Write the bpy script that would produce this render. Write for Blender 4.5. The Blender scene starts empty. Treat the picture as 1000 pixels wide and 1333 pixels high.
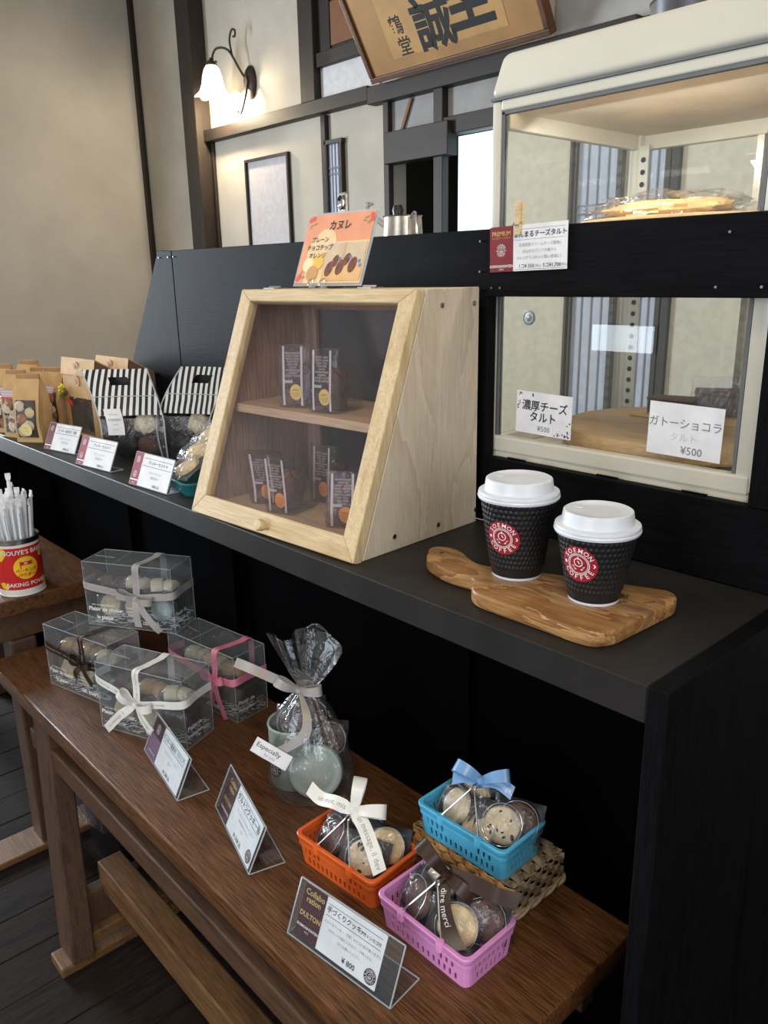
import bpy, bmesh, math, random
from mathutils import Vector, Matrix
random.seed(7)
C = bpy.context.scene.collection
V = Vector
R = math.radians
SC = bpy.context.scene

# ---------------------------------------------------------------- camera
cam_d = bpy.data.cameras.new('camera')
cam_d.sensor_fit = 'HORIZONTAL'; cam_d.sensor_width = 36.0
cam_d.lens = 36.0 * 1043.14 / 1000.0
cam_d.clip_start = 0.02
cam = bpy.data.objects.new('camera', cam_d); C.objects.link(cam)
_r = (0.674946739688481, 0.7376528384806256, -0.01775354796557578)
_d = (0.19602528802760172, -0.2024538556227671, -0.9594720020913436)
_f = (-0.711351520021983, 0.644112355280468, -0.28124417991749173)
cam.matrix_world = Matrix(((_r[0], -_d[0], -_f[0], 0.3191), (_r[1], -_d[1], -_f[1], -0.6028),
                           (_r[2], -_d[2], -_f[2], 0.355), (0, 0, 0, 1)))
SC.camera = cam

# ---------------------------------------------------------------- world, lights, exposure
world = bpy.data.worlds.new('world'); SC.world = world
world.use_nodes = True
world.node_tree.nodes['Background'].inputs[0].default_value = (0.75, 0.87, 1.0, 1)
world.node_tree.nodes['Background'].inputs[1].default_value = 0.5
SC.view_settings.view_transform = 'Standard'
SC.view_settings.look = 'None'
SC.view_settings.gamma = 1.0
SC.view_settings.use_curve_mapping = False
SC.view_settings.exposure = 0.22

def area(name, loc, target, sx, sy, energy, color):
    l = bpy.data.lights.new(name, 'AREA'); l.shape = 'RECTANGLE'; l.size = sx; l.size_y = sy
    l.energy = energy; l.color = color
    o = bpy.data.objects.new(name, l); C.objects.link(o); o.location = loc
    o.rotation_euler = (V(target) - V(loc)).to_track_quat('-Z', 'Y').to_euler()
    return o
area('left_window_daylight', (-5.38, -0.85, 0.6), (0, -0.85, 0.3), 1.3, 1.8, 230, (0.82, 0.91, 1.0))
area('low_window_daylight', (-2.24, -2.96, -0.01), (-2.24, 0, -0.01), 0.40, 0.15, 1.6, (0.80, 0.90, 1.0))
area('door_daylight', (0.1, -2.93, 0.5), (0.1, 0, 0.4), 1.5, 1.7, 34, (0.84, 0.92, 1.0))  # added frontal fill from behind the camera
area('side_window_daylight', (2.43, -0.9, 0.75), (0, -0.7, 0.1), 1.5, 1.3, 20, (0.84, 0.92, 1.0))
area('ceiling_light', (0.7, -1.3, 2.55), (0.7, -1.3, 0), 1.2, 0.6, 28, (1.0, 0.86, 0.68))
area('kitchen_light', (-0.6, 1.5, 2.5), (-0.6, 1.5, 0), 0.8, 0.5, 18, (1.0, 0.95, 0.88))

# ---------------------------------------------------------------- materials
MATS = {}
def lin(c):
    return tuple(((x / 255 + 0.055) / 1.055) ** 2.4 if x / 255 > 0.04045 else x / 255 / 12.92 for x in c)
def newmat(name):
    m = bpy.data.materials.new(name); m.use_nodes = True
    nt = m.node_tree; b = nt.nodes['Principled BSDF']; MATS[name] = m
    return m, nt, b
def col4(c): return (*lin(c), 1)
def noise_in(nt, scale, detail=4, vec=(1, 1, 1), coord='Object', dist=0.0, rough=0.55):
    tc = nt.nodes.new('ShaderNodeTexCoord'); mp = nt.nodes.new('ShaderNodeMapping')
    mp.inputs['Scale'].default_value = vec
    nt.links.new(tc.outputs[coord], mp.inputs[0])
    n = nt.nodes.new('ShaderNodeTexNoise'); n.inputs['Scale'].default_value = scale
    n.inputs['Detail'].default_value = detail; n.inputs['Distortion'].default_value = dist
    n.inputs['Roughness'].default_value = rough
    nt.links.new(mp.outputs[0], n.inputs['Vector'])
    return n
def ramp(nt, src, stops):
    r = nt.nodes.new('ShaderNodeValToRGB'); e = r.color_ramp.elements
    while len(e) < len(stops): e.new(0.5)
    for k, (p, c) in enumerate(stops):
        e[k].position = p; e[k].color = col4(c)
    nt.links.new(src, r.inputs[0]); return r
def bump(nt, b, src, strength, dist=0.002):
    bp = nt.nodes.new('ShaderNodeBump'); bp.inputs['Strength'].default_value = strength
    bp.inputs['Distance'].default_value = dist
    nt.links.new(src, bp.inputs['Height']); nt.links.new(bp.outputs[0], b.inputs['Normal'])
def plain(name, c, rough=0.5, metal=0.0, spec=0.5, var=0.0, scale=30, bmp=0.0, bscale=None, emit=None, es=0):
    m, nt, b = newmat(name)
    b.inputs['Base Color'].default_value = col4(c); b.inputs['Roughness'].default_value = rough
    b.inputs['Metallic'].default_value = metal; b.inputs['Specular IOR Level'].default_value = spec
    n = noise_in(nt, scale)
    k = var if var else 0.04
    lo = tuple(max(0, x * (1 - k)) for x in c); hi = tuple(min(255, x * (1 + k)) for x in c)
    r = ramp(nt, n.outputs[0], [(0.3, lo), (0.7, hi)]); nt.links.new(r.outputs[0], b.inputs['Base Color'])
    if bmp:
        n2 = noise_in(nt, bscale or scale * 3); bump(nt, b, n2.outputs[0], bmp)
    if emit:
        b.inputs['Emission Color'].default_value = col4(emit); b.inputs['Emission Strength'].default_value = es
    return m
def wood(name, cols, axis=0, scale=6, stretch=9, rough=0.5, grain=0.5, bmp=0.12, rings=0.0, spec=0.4):
    m, nt, b = newmat(name)
    vec = [stretch, stretch, stretch]; vec[axis] = 1.0
    n = noise_in(nt, scale, 5, tuple(vec), dist=0.6)
    src = n.outputs[0]
    if rings:
        mu = nt.nodes.new('ShaderNodeMath'); mu.operation = 'MULTIPLY'; mu.inputs[1].default_value = rings
        nt.links.new(src, mu.inputs[0])
        fr = nt.nodes.new('ShaderNodeMath'); fr.operation = 'FRACT'; nt.links.new(mu.outputs[0], fr.inputs[0])
        src = fr.outputs[0]
    st = [(0.28 + 0.44 * i / (len(cols) - 1), c) for i, c in enumerate(cols)] if not rings else [(i / (len(cols) - 1), c) for i, c in enumerate(cols)]
    r = ramp(nt, src, st)
    vec2 = [60, 60, 60]; vec2[axis] = 2.5
    n2 = noise_in(nt, 9, 3, tuple(vec2))
    r2 = ramp(nt, n2.outputs[0], [(0.35, (255 - 120 * grain,) * 3), (0.65, (255,) * 3)])
    mx = nt.nodes.new('ShaderNodeMix'); mx.data_type = 'RGBA'; mx.blend_type = 'MULTIPLY'
    mx.inputs[0].default_value = 1.0
    nt.links.new(r.outputs[0], mx.inputs[6]); nt.links.new(r2.outputs[0], mx.inputs[7])
    nt.links.new(mx.outputs[2], b.inputs['Base Color'])
    b.inputs['Roughness'].default_value = rough; b.inputs['Specular IOR Level'].default_value = spec
    bump(nt, b, n2.outputs[0], bmp, 0.001)
    return m
def film(name, tint=(255, 255, 255), gloss=0.12, rough=0.08, haze=0.03, crinkle=0.0, cscale=25, hazecol=(235, 240, 245), edge=0.85):
    """thin clear plastic: transparent sheet with a sharp sheen and a trace of milky haze"""
    m = bpy.data.materials.new(name); m.use_nodes = True; MATS[name] = m
    nt = m.node_tree; nt.nodes.clear()
    out = nt.nodes.new('ShaderNodeOutputMaterial')
    tr = nt.nodes.new('ShaderNodeBsdfTransparent'); tr.inputs[0].default_value = col4(tint)
    gl = nt.nodes.new('ShaderNodeBsdfGlossy'); gl.inputs['Roughness'].default_value = rough
    df = nt.nodes.new('ShaderNodeBsdfDiffuse'); df.inputs[0].default_value = col4(hazecol)
    lw = nt.nodes.new('ShaderNodeLayerWeight'); lw.inputs[0].default_value = 0.18
    mr = nt.nodes.new('ShaderNodeMapRange'); mr.inputs[3].default_value = gloss; mr.inputs[4].default_value = edge
    pw = nt.nodes.new('ShaderNodeMath'); pw.operation = 'POWER'; pw.inputs[1].default_value = 4.0
    lw.inputs[0].default_value = 0.5
    nt.links.new(lw.outputs['Facing'], pw.inputs[0]); nt.links.new(pw.outputs[0], mr.inputs[0])
    m1 = nt.nodes.new('ShaderNodeMixShader'); m2 = nt.nodes.new('ShaderNodeMixShader')
    nt.links.new(mr.outputs[0], m1.inputs[0]); nt.links.new(tr.outputs[0], m1.inputs[1]); nt.links.new(gl.outputs[0], m1.inputs[2])
    m2.inputs[0].default_value = haze
    nt.links.new(m1.outputs[0], m2.inputs[1]); nt.links.new(df.outputs[0], m2.inputs[2])
    nt.links.new(m2.outputs[0], out.inputs[0])
    if crinkle:
        n = noise_in(nt, cscale, 3, dist=1.5)
        bp = nt.nodes.new('ShaderNodeBump'); bp.inputs['Strength'].default_value = crinkle; bp.inputs['Distance'].default_value = 0.006
        nt.links.new(n.outputs[0], bp.inputs['Height'])
        nt.links.new(bp.outputs[0], gl.inputs['Normal']); nt.links.new(bp.outputs[0], lw.inputs['Normal'])
    return m
def stripes(name, c1, c2, period, duty=0.5, axis=0, rough=0.35):
    m, nt, b = newmat(name)
    tc = nt.nodes.new('ShaderNodeTexCoord'); sp = nt.nodes.new('ShaderNodeSeparateXYZ')
    nt.links.new(tc.outputs['Object'], sp.inputs[0])
    d = nt.nodes.new('ShaderNodeMath'); d.operation = 'DIVIDE'; d.inputs[1].default_value = period
    nt.links.new(sp.outputs[axis], d.inputs[0])
    f = nt.nodes.new('ShaderNodeMath'); f.operation = 'FRACT'; nt.links.new(d.outputs[0], f.inputs[0])
    r = ramp(nt, f.outputs[0], [(0.0, c1), (duty, c2)]); r.color_ramp.interpolation = 'CONSTANT'
    nt.links.new(r.outputs[0], b.inputs['Base Color']); b.inputs['Roughness'].default_value = rough
    return m

PL = plain('wall_plaster', (196, 190, 181), 0.9, spec=0.2, var=0.04, scale=2.5, bmp=0.35, bscale=120)
PLB = plain('far_plaster', (184, 176, 163), 0.9, spec=0.2, var=0.05, scale=3, bmp=0.5, bscale=70)
GREYPL = plain('grey_plaster', (150, 148, 146), 0.9, spec=0.2, var=0.08, scale=5, bmp=0.6, bscale=40)
CEIL = plain('ceiling_board', (190, 180, 165), 0.9)
TIMBER = wood('dark_timber', [(28, 22, 18), (46, 37, 31), (37, 29, 24)], 0, 3, 8, 0.55, 0.4)
TIMBERV = wood('dark_timber_upright', [(30, 24, 20), (50, 40, 33), (40, 32, 26)], 2, 3, 8, 0.55, 0.4)
BLACKW = wood('black_painted_board', [(9, 9, 11), (18, 18, 21), (13, 13, 15)], 0, 4, 10, 0.6, 0.6, 0.35, spec=0.06)
BLACKV = wood('black_painted_upright', [(9, 9, 11), (18, 18, 21), (13, 13, 15)], 2, 4, 10, 0.6, 0.6, 0.35, spec=0.06)
BLACKIN = plain('black_unlit_inside', (5, 5, 6), 1.0, spec=0.02, var=0.15, scale=9)  # deeper copy of the black paint, cavity shade put into the colour
BLACKTOP = plain('black_counter_top', (37, 35, 34), 0.48, spec=0.22, var=0.18, scale=9, bmp=0.06)
PINE = wood('pale_pine', [(214, 184, 138), (228, 202, 158), (204, 170, 122)], 0, 5, 9, 0.5, 0.25)
PINEV = wood('pale_pine_upright', [(214, 184, 138), (228, 202, 158), (204, 170, 122)], 2, 5, 9, 0.5, 0.25)
PAULOW = wood('pale_side_board', [(200, 180, 156), (216, 200, 178), (210, 192, 168), (220, 204, 182)], 2, 2.4, 4.5, 0.45, 0.15, rings=5)
INNERW = wood('inner_side_board', [(168, 140, 118), (186, 158, 134), (150, 122, 102)], 2, 4, 9, 0.5, 0.4)  # side-board wood darkened in colour for the shade inside the showcase
OAK = wood('brown_oak_top', [(84, 52, 30), (122, 80, 48), (102, 65, 38)], 0, 7, 7, 0.34, 0.95, 0.5)
OAKD = wood('brown_oak_frame', [(72, 50, 36), (100, 72, 52), (84, 60, 44)], 0, 5, 8, 0.5, 0.5)
OAKV = wood('brown_oak_leg', [(70, 50, 38), (96, 70, 54), (82, 60, 46)], 2, 5, 8, 0.5, 0.4)
OAKL = wood('light_oak_rest', [(98, 68, 42), (130, 94, 60), (114, 80, 50)], 0, 5, 8, 0.5, 0.5)
ACACIA = wood('olive_wood', [(140, 94, 52), (186, 138, 84), (112, 70, 38), (196, 150, 96)], 0, 5, 5, 0.42, 0.35, rings=2)
FLOORW = wood('floor_plank', [(34, 29, 26), (50, 43, 39), (43, 35, 30)], 1, 4, 9, 0.65, 0.6, spec=0.06)
ROUNDW = wood('round_board_wood', [(178, 138, 92), (204, 166, 118), (190, 150, 104)], 0, 5, 8, 0.5, 0.3)
WHITEP = plain('white_card', (236, 235, 238), 0.6, spec=0.12)
CREAM = plain('cream_enamel', (212, 207, 192), 0.28, spec=0.5, var=0.02, scale=8)
CREAMIN = plain('cream_inner_panel', (208, 200, 184), 0.5, var=0.06, scale=9)
MAROON = plain('maroon_print', (112, 34, 44), 0.5, spec=0.12)
PURPLE = plain('dark_purple_print', (70, 28, 42), 0.5, spec=0.12)
PINKRED = plain('rose_print', (150, 48, 70), 0.5, spec=0.12)
REDINK = plain('logo_red', (158, 30, 44), 0.45)
BLACKINK = plain('black_ink', (26, 24, 26), 0.6)
GREYINK = plain('grey_ink', (150, 148, 152), 0.6)
PENCIL = plain('pencil_ink', (120, 120, 128), 0.6)
WHITEINK = plain('white_ink', (240, 236, 236), 0.5)
GOLDINK = plain('gold_ink', (206, 170, 96), 0.4)
SUMI = plain('sumi_ink', (22, 20, 18), 0.7)
ACRYL = film('clear_acrylic', (248, 250, 251), 0.02, 0.05, 0.012, edge=0.4)
ACRYLE = film('acrylic_edge', (220, 228, 230), 0.25, 0.1, 0.35)
GLASS = film('window_glass', (252, 253, 252), 0.035, 0.01, 0.006)
CASEGL = film('case_door_glass', (246, 243, 247), 0.025, 0.02, 0.004, edge=0.6)
PVC = film('clear_box_film', (238, 241, 244), 0.13, 0.06, 0.07, crinkle=0.10, cscale=9)
PVCE = film('box_edge_film', (225, 230, 235), 0.3, 0.12, 0.28)
CELLO = film('crinkled_cellophane', (249, 250, 252), 0.085, 0.06, 0.016, crinkle=1.0, cscale=26, edge=0.75)
PACKF = film('pouch_film', (247, 248, 250), 0.06, 0.12, 0.025, crinkle=0.6, cscale=45)
SMOKEF = film('muffin_bag_film', (238, 232, 226), 0.05, 0.12, 0.02, crinkle=0.8, cscale=40)
PACKB = plain('pouch_black_back', (20, 17, 18), 0.45, bmp=0.2, bscale=40)
PACKBR = plain('pouch_brown_back', (60, 42, 32), 0.35, bmp=0.2, bscale=40)
COOKIE = plain('butter_cookie', (224, 196, 150), 0.8, var=0.10, scale=90, bmp=0.5, bscale=200)
COOKIEW = plain('pale_cookie', (226, 206, 172), 0.8, var=0.10, scale=90, bmp=0.5, bscale=200)
COOKIEC = plain('cocoa_cookie', (92, 62, 50), 0.8, var=0.2, scale=120, bmp=0.6, bscale=200)
CHIP = plain('chocolate_chip', (38, 26, 24), 0.5)
MUFFIN = plain('dark_muffin', (92, 58, 42), 0.7, var=0.25, scale=60, bmp=0.8, bscale=110)
CRUST = plain('muffin_crust', (160, 96, 56), 0.7, var=0.25, scale=60, bmp=0.8, bscale=110)
KRAFT = plain('kraft_paper', (206, 168, 116), 0.75, var=0.06, scale=25, bmp=0.15)
KRAFTD = plain('kraft_shade_side', (176, 134, 90), 0.75, var=0.06, scale=25, bmp=0.15)  # darker kraft for button discs and rolled tops
KRAFTS = plain('brown_box_side', (110, 88, 70), 0.75, var=0.06, scale=25)  # kraft with the shadow on the box sides put into its colour
JARLID = stripes('printed_jar_lid', (206, 198, 200), (176, 166, 170), 0.006, 0.6, 2, 0.4)
REDBAND = plain('red_band_print', (196, 70, 66), 0.5)
CREAMST = plain('cream_sticker', (232, 216, 150), 0.5)
ORANGEST = plain('orange_sticker', (226, 150, 62), 0.5)
YELLOWST = plain('pale_yellow_sticker', (232, 208, 120), 0.5)
STRIPE = stripes('black_white_stripe', (30, 30, 33), (226, 226, 226), 0.0125, 0.5, 0)
PIPING = plain('grey_piping', (188, 190, 196), 0.4)
TEAL = plain('teal_plastic', (40, 112, 120), 0.35)
ORANGE = plain('orange_plastic', (232, 104, 42), 0.38, var=0.02)
BLUE = plain('sky_blue_plastic', (88, 188, 230), 0.38, var=0.02)
PINK = plain('pink_plastic', (226, 150, 208), 0.38, var=0.02)
CHROME = plain('chrome_wire', (215, 218, 224), 0.12, 1.0)
STEEL = plain('brushed_steel', (176, 168, 156), 0.3, 1.0, var=0.1, scale=80)
SCREWM = plain('screw_steel', (150, 152, 160), 0.3, 1.0)
CUPBLK = plain('cup_black_paper', (22, 22, 25), 0.42)
LIDW = plain('lid_white', (220, 223, 230), 0.32, var=0.01)
IRON = plain('wrought_iron', (58, 47, 40), 0.5, 0.4, bmp=0.2)
TINRED = plain('tin_red', (196, 38, 36), 0.3)
TINYEL = plain('tin_yellow', (238, 190, 46), 0.3)
TINW = plain('tin_white', (226, 222, 216), 0.3)
STRAWP = plain('straw_paper', (232, 232, 234), 0.6, var=0.02, bmp=0.1)
STRAWIN = plain('straw_print', (120, 140, 190), 0.6)
SAGE = plain('sage_tin', (168, 180, 172), 0.35)
SHRED = plain('paper_shred', (222, 222, 220), 0.7)
BLACKPL = plain('black_plastic', (16, 16, 18), 0.4)
RUBWHITE = plain('ribbon_white', (232, 230, 224), 0.35, bmp=0.05, bscale=300)
RUBGREY = plain('ribbon_silver', (168, 162, 160), 0.3, bmp=0.05, bscale=300)
RUBBROWN = plain('ribbon_brown', (54, 36, 28), 0.3, bmp=0.05, bscale=300)
RUBPINK = plain('ribbon_pink', (224, 134, 158), 0.35, bmp=0.05, bscale=300)
RUBBLUE = plain('ribbon_blue', (122, 168, 216), 0.3, bmp=0.05, bscale=300)
WICKT2 = plain('wicker_tan_dark', (176, 132, 78), 0.55, var=0.15, scale=60)
WICKG2 = plain('wicker_grey_dark', (124, 108, 84), 0.6, var=0.15, scale=60)
WICKT = plain('wicker_tan', (206, 164, 104), 0.55, var=0.15, scale=60)
WICKG = plain('wicker_grey', (158, 142, 118), 0.6, var=0.15, scale=60)
CARAMEL = plain('caramel_paper', (196, 154, 98), 0.6)
GATEAU = plain('gateau_brown', (62, 42, 32), 0.8, var=0.3, scale=120, bmp=0.8, bscale=200)
BREAD = plain('bread_crust', (206, 172, 112), 0.6, var=0.15, scale=40, bmp=0.3)
PEACH = plain('peach_print', (238, 160, 122), 0.5)
SAND = plain('sand_print', (242, 208, 160), 0.5)
BEIGEPH = plain('photo_beige', (214, 190, 156), 0.5)
CANELE = plain('canele_brown', (112, 58, 34), 0.5, var=0.3, scale=150)
LEAFP = plain('leaf_print', (160, 150, 90), 0.5)
BLUEP = plain('blueberry_print', (96, 130, 180), 0.5)
GOLDPAPER = plain('aged_gold_paper', (176, 134, 76), 0.6, var=0.10, scale=4)
GOLDPAP2 = plain('aged_border_paper', (158, 116, 64), 0.6, var=0.10, scale=4)
PLAQF = wood('plaque_frame', [(74, 46, 26), (100, 64, 36), (86, 54, 30)], 0, 4, 8, 0.45, 0.4)
SHOJI = plain('shoji_paper', (186, 192, 208), 0.8)
SHOJIB = plain('shoji_bar', (120, 122, 130), 0.7)
LILAC = plain('pale_lilac_screen', (184, 180, 182), 0.8)
BRIGHTWIN = plain('backlit_window', (205, 232, 240), 0.6, emit=(196, 230, 240), es=1.5)
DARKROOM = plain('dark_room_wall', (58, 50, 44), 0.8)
BROWNPAN = plain('brown_panel', (120, 76, 44), 0.6)
FLOWER = plain('yellow_petal', (240, 222, 40), 0.6)
GREENL = plain('dark_leaf', (96, 100, 40), 0.6)
REDTAG = plain('red_tag', (206, 52, 38), 0.5)
TAPEB = plain('black_tape', (14, 14, 16), 0.15)
GREYPOT = plain('grey_metal_pot', (84, 84, 88), 0.35, 0.6)
PULL = plain('door_pull_grey', (120, 122, 126), 0.4, 0.5)
RUBSEAL = plain('grey_seal', (104, 106, 108), 0.5)

# frosted lamp glass that gives off light
LAMPG = plain('frosted_lamp_glass', (250, 246, 236), 0.5, emit=(255, 240, 214), es=3.0)

# ---------------------------------------------------------------- object helpers
def lk(o):
    C.objects.link(o); return o
def tag(o, label=None, cat=None, group=None, kind=None):
    if label: o['label'] = label
    if cat: o['category'] = cat
    if group: o['group'] = group
    if kind: o['kind'] = kind
    return o
def thing(name, label, cat, loc=(0, 0, 0), rz=0.0, group=None, mat=None):
    o = lk(bpy.data.objects.new(name, None)); o.empty_display_size = 0.02
    if mat is not None: o.matrix_world = mat
    else:
        o.location = loc; o.rotation_euler = (0, 0, rz)
    return tag(o, label, cat, group)
KIDS = {}
def kids(o): return KIDS.get(o.name, [])
def setparent(o, p):
    o.parent = p
    KIDS.setdefault(p.name, []).append(o)
def copy_tree(o, loc=None, rot=None, label=None, group=None, parent=None):
    c = o.copy(); lk(c)
    if parent is not None: setparent(c, parent)
    for k in kids(o): copy_tree(k, parent=c)
    if loc is not None: c.location = loc
    if rot is not None: c.rotation_euler = rot
    if label: c['label'] = label
    if group: c['group'] = group
    return c

class MB:
    """collects faces of one part"""
    def __init__(s): s.v = []; s.f = []; s.M = Matrix()
    def add(s, vs, fs):
        b = len(s.v); s.v += [s.M @ V(p) for p in vs]; s.f += [tuple(b + i for i in f) for f in fs]; return s
    def box(s, x0, x1, y0, y1, z0, z1):
        return s.add([(x0, y0, z0), (x1, y0, z0), (x1, y1, z0), (x0, y1, z0), (x0, y0, z1), (x1, y0, z1), (x1, y1, z1), (x0, y1, z1)],
                     [(3, 2, 1, 0), (4, 5, 6, 7), (0, 1, 5, 4), (1, 2, 6, 5), (2, 3, 7, 6), (3, 0, 4, 7)])
    def prism(s, pts, z0, z1, axis=2):
        n = len(pts)
        def w(p, z):
            return {2: (p[0], p[1], z), 1: (p[0], z, p[1]), 0: (z, p[0], p[1])}[axis]
        vs = [w(p, z0) for p in pts] + [w(p, z1) for p in pts]
        fs = [tuple(reversed(range(n))), tuple(range(n, 2 * n))] + [(i, (i + 1) % n, n + (i + 1) % n, n + i) for i in range(n)]
        return s.add(vs, fs)
    def hexa(s, a, b):
        """bottom quad a, top quad b"""
        return s.add(list(a) + list(b), [(3, 2, 1, 0), (4, 5, 6, 7), (0, 1, 5, 4), (1, 2, 6, 5), (2, 3, 7, 6), (3, 0, 4, 7)])
    def poly(s, pts, z=0.0):
        return s.add([(p[0], p[1], z) for p in pts], [tuple(range(len(pts)))])
    def loft(s, loops, cap0=False, cap1=False, close=True):
        n = len(loops[0]); vs = [p for l in loops for p in l]; fs = []
        for r in range(len(loops) - 1):
            for i in range(n if close else n - 1):
                j = (i + 1) % n
                fs.append((r * n + i, r * n + j, (r + 1) * n + j, (r + 1) * n + i))
        if cap0: fs.append(tuple(reversed(range(n))))
        if cap1: fs.append(tuple((len(loops) - 1) * n + i for i in range(n)))
        return s.add(vs, fs)
    def lathe(s, prof, n=32, cap0=False, cap1=False, c=(0, 0)):
        loops = [[(c[0] + r * math.cos(2 * math.pi * i / n), c[1] + r * math.sin(2 * math.pi * i / n), z) for i in range(n)] for r, z in prof]
        return s.loft(loops, cap0, cap1)
    def tube(s, pts, r, n=8, closed=False, caps=True):
        pts = [V(p) for p in pts]; m = len(pts); loops = []; up = None
        rs = r if isinstance(r, (list, tuple)) else [r] * m
        for i, p in enumerate(pts):
            a = pts[(i - 1) % m] if (closed or i > 0) else p
            b = pts[(i + 1) % m] if (closed or i < m - 1) else p
            t = (b - a).normalized()
            if up is None: up = t.orthogonal().normalized()
            up = (up - t * up.dot(t)); up = up.normalized() if up.length > 1e-6 else t.orthogonal().normalized()
            sd = t.cross(up)
            loops.append([tuple(p + (up * math.cos(2 * math.pi * k / n) + sd * math.sin(2 * math.pi * k / n)) * rs[i]) for k in range(n)])
        if closed: loops.append(loops[0])
        return s.loft(loops, caps and not closed, caps and not closed)
    def bar(s, a, b, w, h, up=(0, 0, 1)):
        a, b = V(a), V(b); t = (b - a).normalized(); u = V(up); sd = t.cross(u).normalized(); u = sd.cross(t)
        q = lambda p: [tuple(p + sd * x * w / 2 + u * y * h / 2) for x, y in ((-1, -1), (1, -1), (1, 1), (-1, 1))]
        return s.loft([q(a), q(b)], True, True)
    def grid(s, fn, nu, nv):
        vs = [fn(i / nu, j / nv) for j in range(nv + 1) for i in range(nu + 1)]
        return s.add(vs, [(j * (nu + 1) + i, j * (nu + 1) + i + 1, (j + 1) * (nu + 1) + i + 1, (j + 1) * (nu + 1) + i) for j in range(nv) for i in range(nu)])
    def build(s, name, mat, parent=None, bevel=0.0, smooth=False, label=None, solid=0.0, seg=2, stuff=False, fix=True):
        me = bpy.data.meshes.new(name); me.from_pydata([tuple(p) for p in s.v], [], s.f)
        bm = bmesh.new(); bm.from_mesh(me)
        if fix:
            bmesh.ops.remove_doubles(bm, verts=bm.verts, dist=1e-6)
            bmesh.ops.recalc_face_normals(bm, faces=bm.faces)
        if bevel:
            es = [e for e in bm.edges if len(e.link_faces) == 2 and e.calc_face_angle(0) > 0.5]
            bmesh.ops.bevel(bm, geom=es, offset=bevel, segments=seg, affect='EDGES', profile=0.5, clamp_overlap=True)
        if solid:
            bmesh.ops.solidify(bm, geom=list(bm.faces), thickness=solid)
        for f in bm.faces: f.smooth = smooth
        bm.to_mesh(me); bm.free()
        me.materials.append(mat)
        if smooth: me.set_sharp_from_angle(angle=R(40))
        o = lk(bpy.data.objects.new(name, me))
        if parent is not None: setparent(o, parent)
        if label: o['label'] = label
        if stuff: o['kind'] = 'stuff'
        return o
def solo(mb, name, mat, label, cat, group=None, **k):
    o = mb.build(name, mat, **k); return tag(o, label, cat, group)
def struct(mb, name, mat, parent=None, **k):
    o = mb.build(name, mat, parent, **k)
    if parent is None: o['kind'] = 'structure'
    return o
def dupm(o, parent, M):
    """copy of a part sharing its mesh"""
    c = bpy.data.objects.new(o.name.split('.')[0], o.data); lk(c); setparent(c, parent); c.matrix_local = M; return c
def circ(r, n=24, cx=0, cy=0, ry=None, sc=0, k=0):
    return [(cx + (r + (sc * math.cos(k * 2 * math.pi * i / n) if sc else 0)) * math.cos(2 * math.pi * i / n),
             cy + ((ry or r) + (sc * math.cos(k * 2 * math.pi * i / n) if sc else 0)) * math.sin(2 * math.pi * i / n)) for i in range(n)]
def rect(x0, x1, y0, y1): return [(x0, y0), (x1, y0), (x1, y1), (x0, y1)]
def spline(pts, n=6):
    pts = [V(p) for p in pts]; out = []
    for i in range(len(pts) - 1):
        p0 = pts[max(i - 1, 0)]; p1 = pts[i]; p2 = pts[i + 1]; p3 = pts[min(i + 2, len(pts) - 1)]
        for k in range(n):
            t = k / n
            out.append(0.5 * ((2 * p1) + (p2 - p0) * t + (2 * p0 - 5 * p1 + 4 * p2 - p3) * t * t + (3 * p1 - p0 - 3 * p2 + p3) * t ** 3))
    out.append(pts[-1]); return out

# ---- lettering
_cache = {}
def glyphs(s, off=0.0, align='CENTER'):
    key = (s, off, align)
    if key in _cache: return _cache[key]
    cu = bpy.data.curves.new('t', 'FONT'); cu.body = s; cu.size = 1.0; cu.align_x = align; cu.align_y = 'CENTER'
    cu.offset = off; cu.resolution_u = 2; cu.fill_mode = 'FRONT'
    o = bpy.data.objects.new('t', cu)
    me = o.to_mesh()
    vs = [tuple(v.co) for v in me.vertices] if me else []; fs = [tuple(p.vertices) for p in me.polygons] if me else []
    o.to_mesh_clear(); bpy.data.objects.remove(o); bpy.data.curves.remove(cu)
    _cache[key] = (vs, fs); return vs, fs
def letters(parent, mat, items, z=0.0005, warp=None, name='lettering'):
    """items: (text, size, x, y[, align[, bold[, angle[, xscale]]]]); one part per line of print, ring lettering stays one part"""
    if len(items) > 1 and any(len(it) < 7 for it in items):
        for it in items: letters(parent, mat, [it], z, warp, name)
        return
    mb = MB()
    for it in items:
        s, size, x, y = it[:4]; al = it[4] if len(it) > 4 else 'CENTER'; off = it[5] if len(it) > 5 else 0.0
        an = it[6] if len(it) > 6 else 0.0; xs = it[7] if len(it) > 7 else 1.0
        vs, fs = glyphs(s, off, al); ca, sa = math.cos(an), math.sin(an)
        pts = []
        for (a, b, _) in vs:
            a *= size * xs; b *= size
            pts.append((x + a * ca - b * sa, y + a * sa + b * ca))
        mb.add([warp(p[0], p[1], z) if warp else (p[0], p[1], z) for p in pts], fs)
    return mb.build(name, mat, parent, fix=False)
def ring(s, rad, size, a0, a1, cx=0, cy=0, bottom=False, bold=0.0):
    """letters spaced round a circle, angles in degrees"""
    n = len(s); out = []
    for i, ch in enumerate(s):
        if ch == ' ': continue
        a = R(a0 + (a1 - a0) * (i / max(n - 1, 1)))
        out.append((ch, size, cx + rad * math.cos(a), cy + rad * math.sin(a), 'CENTER', bold, a + (math.pi / 2 if bottom else -math.pi / 2)))
    return out
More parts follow.
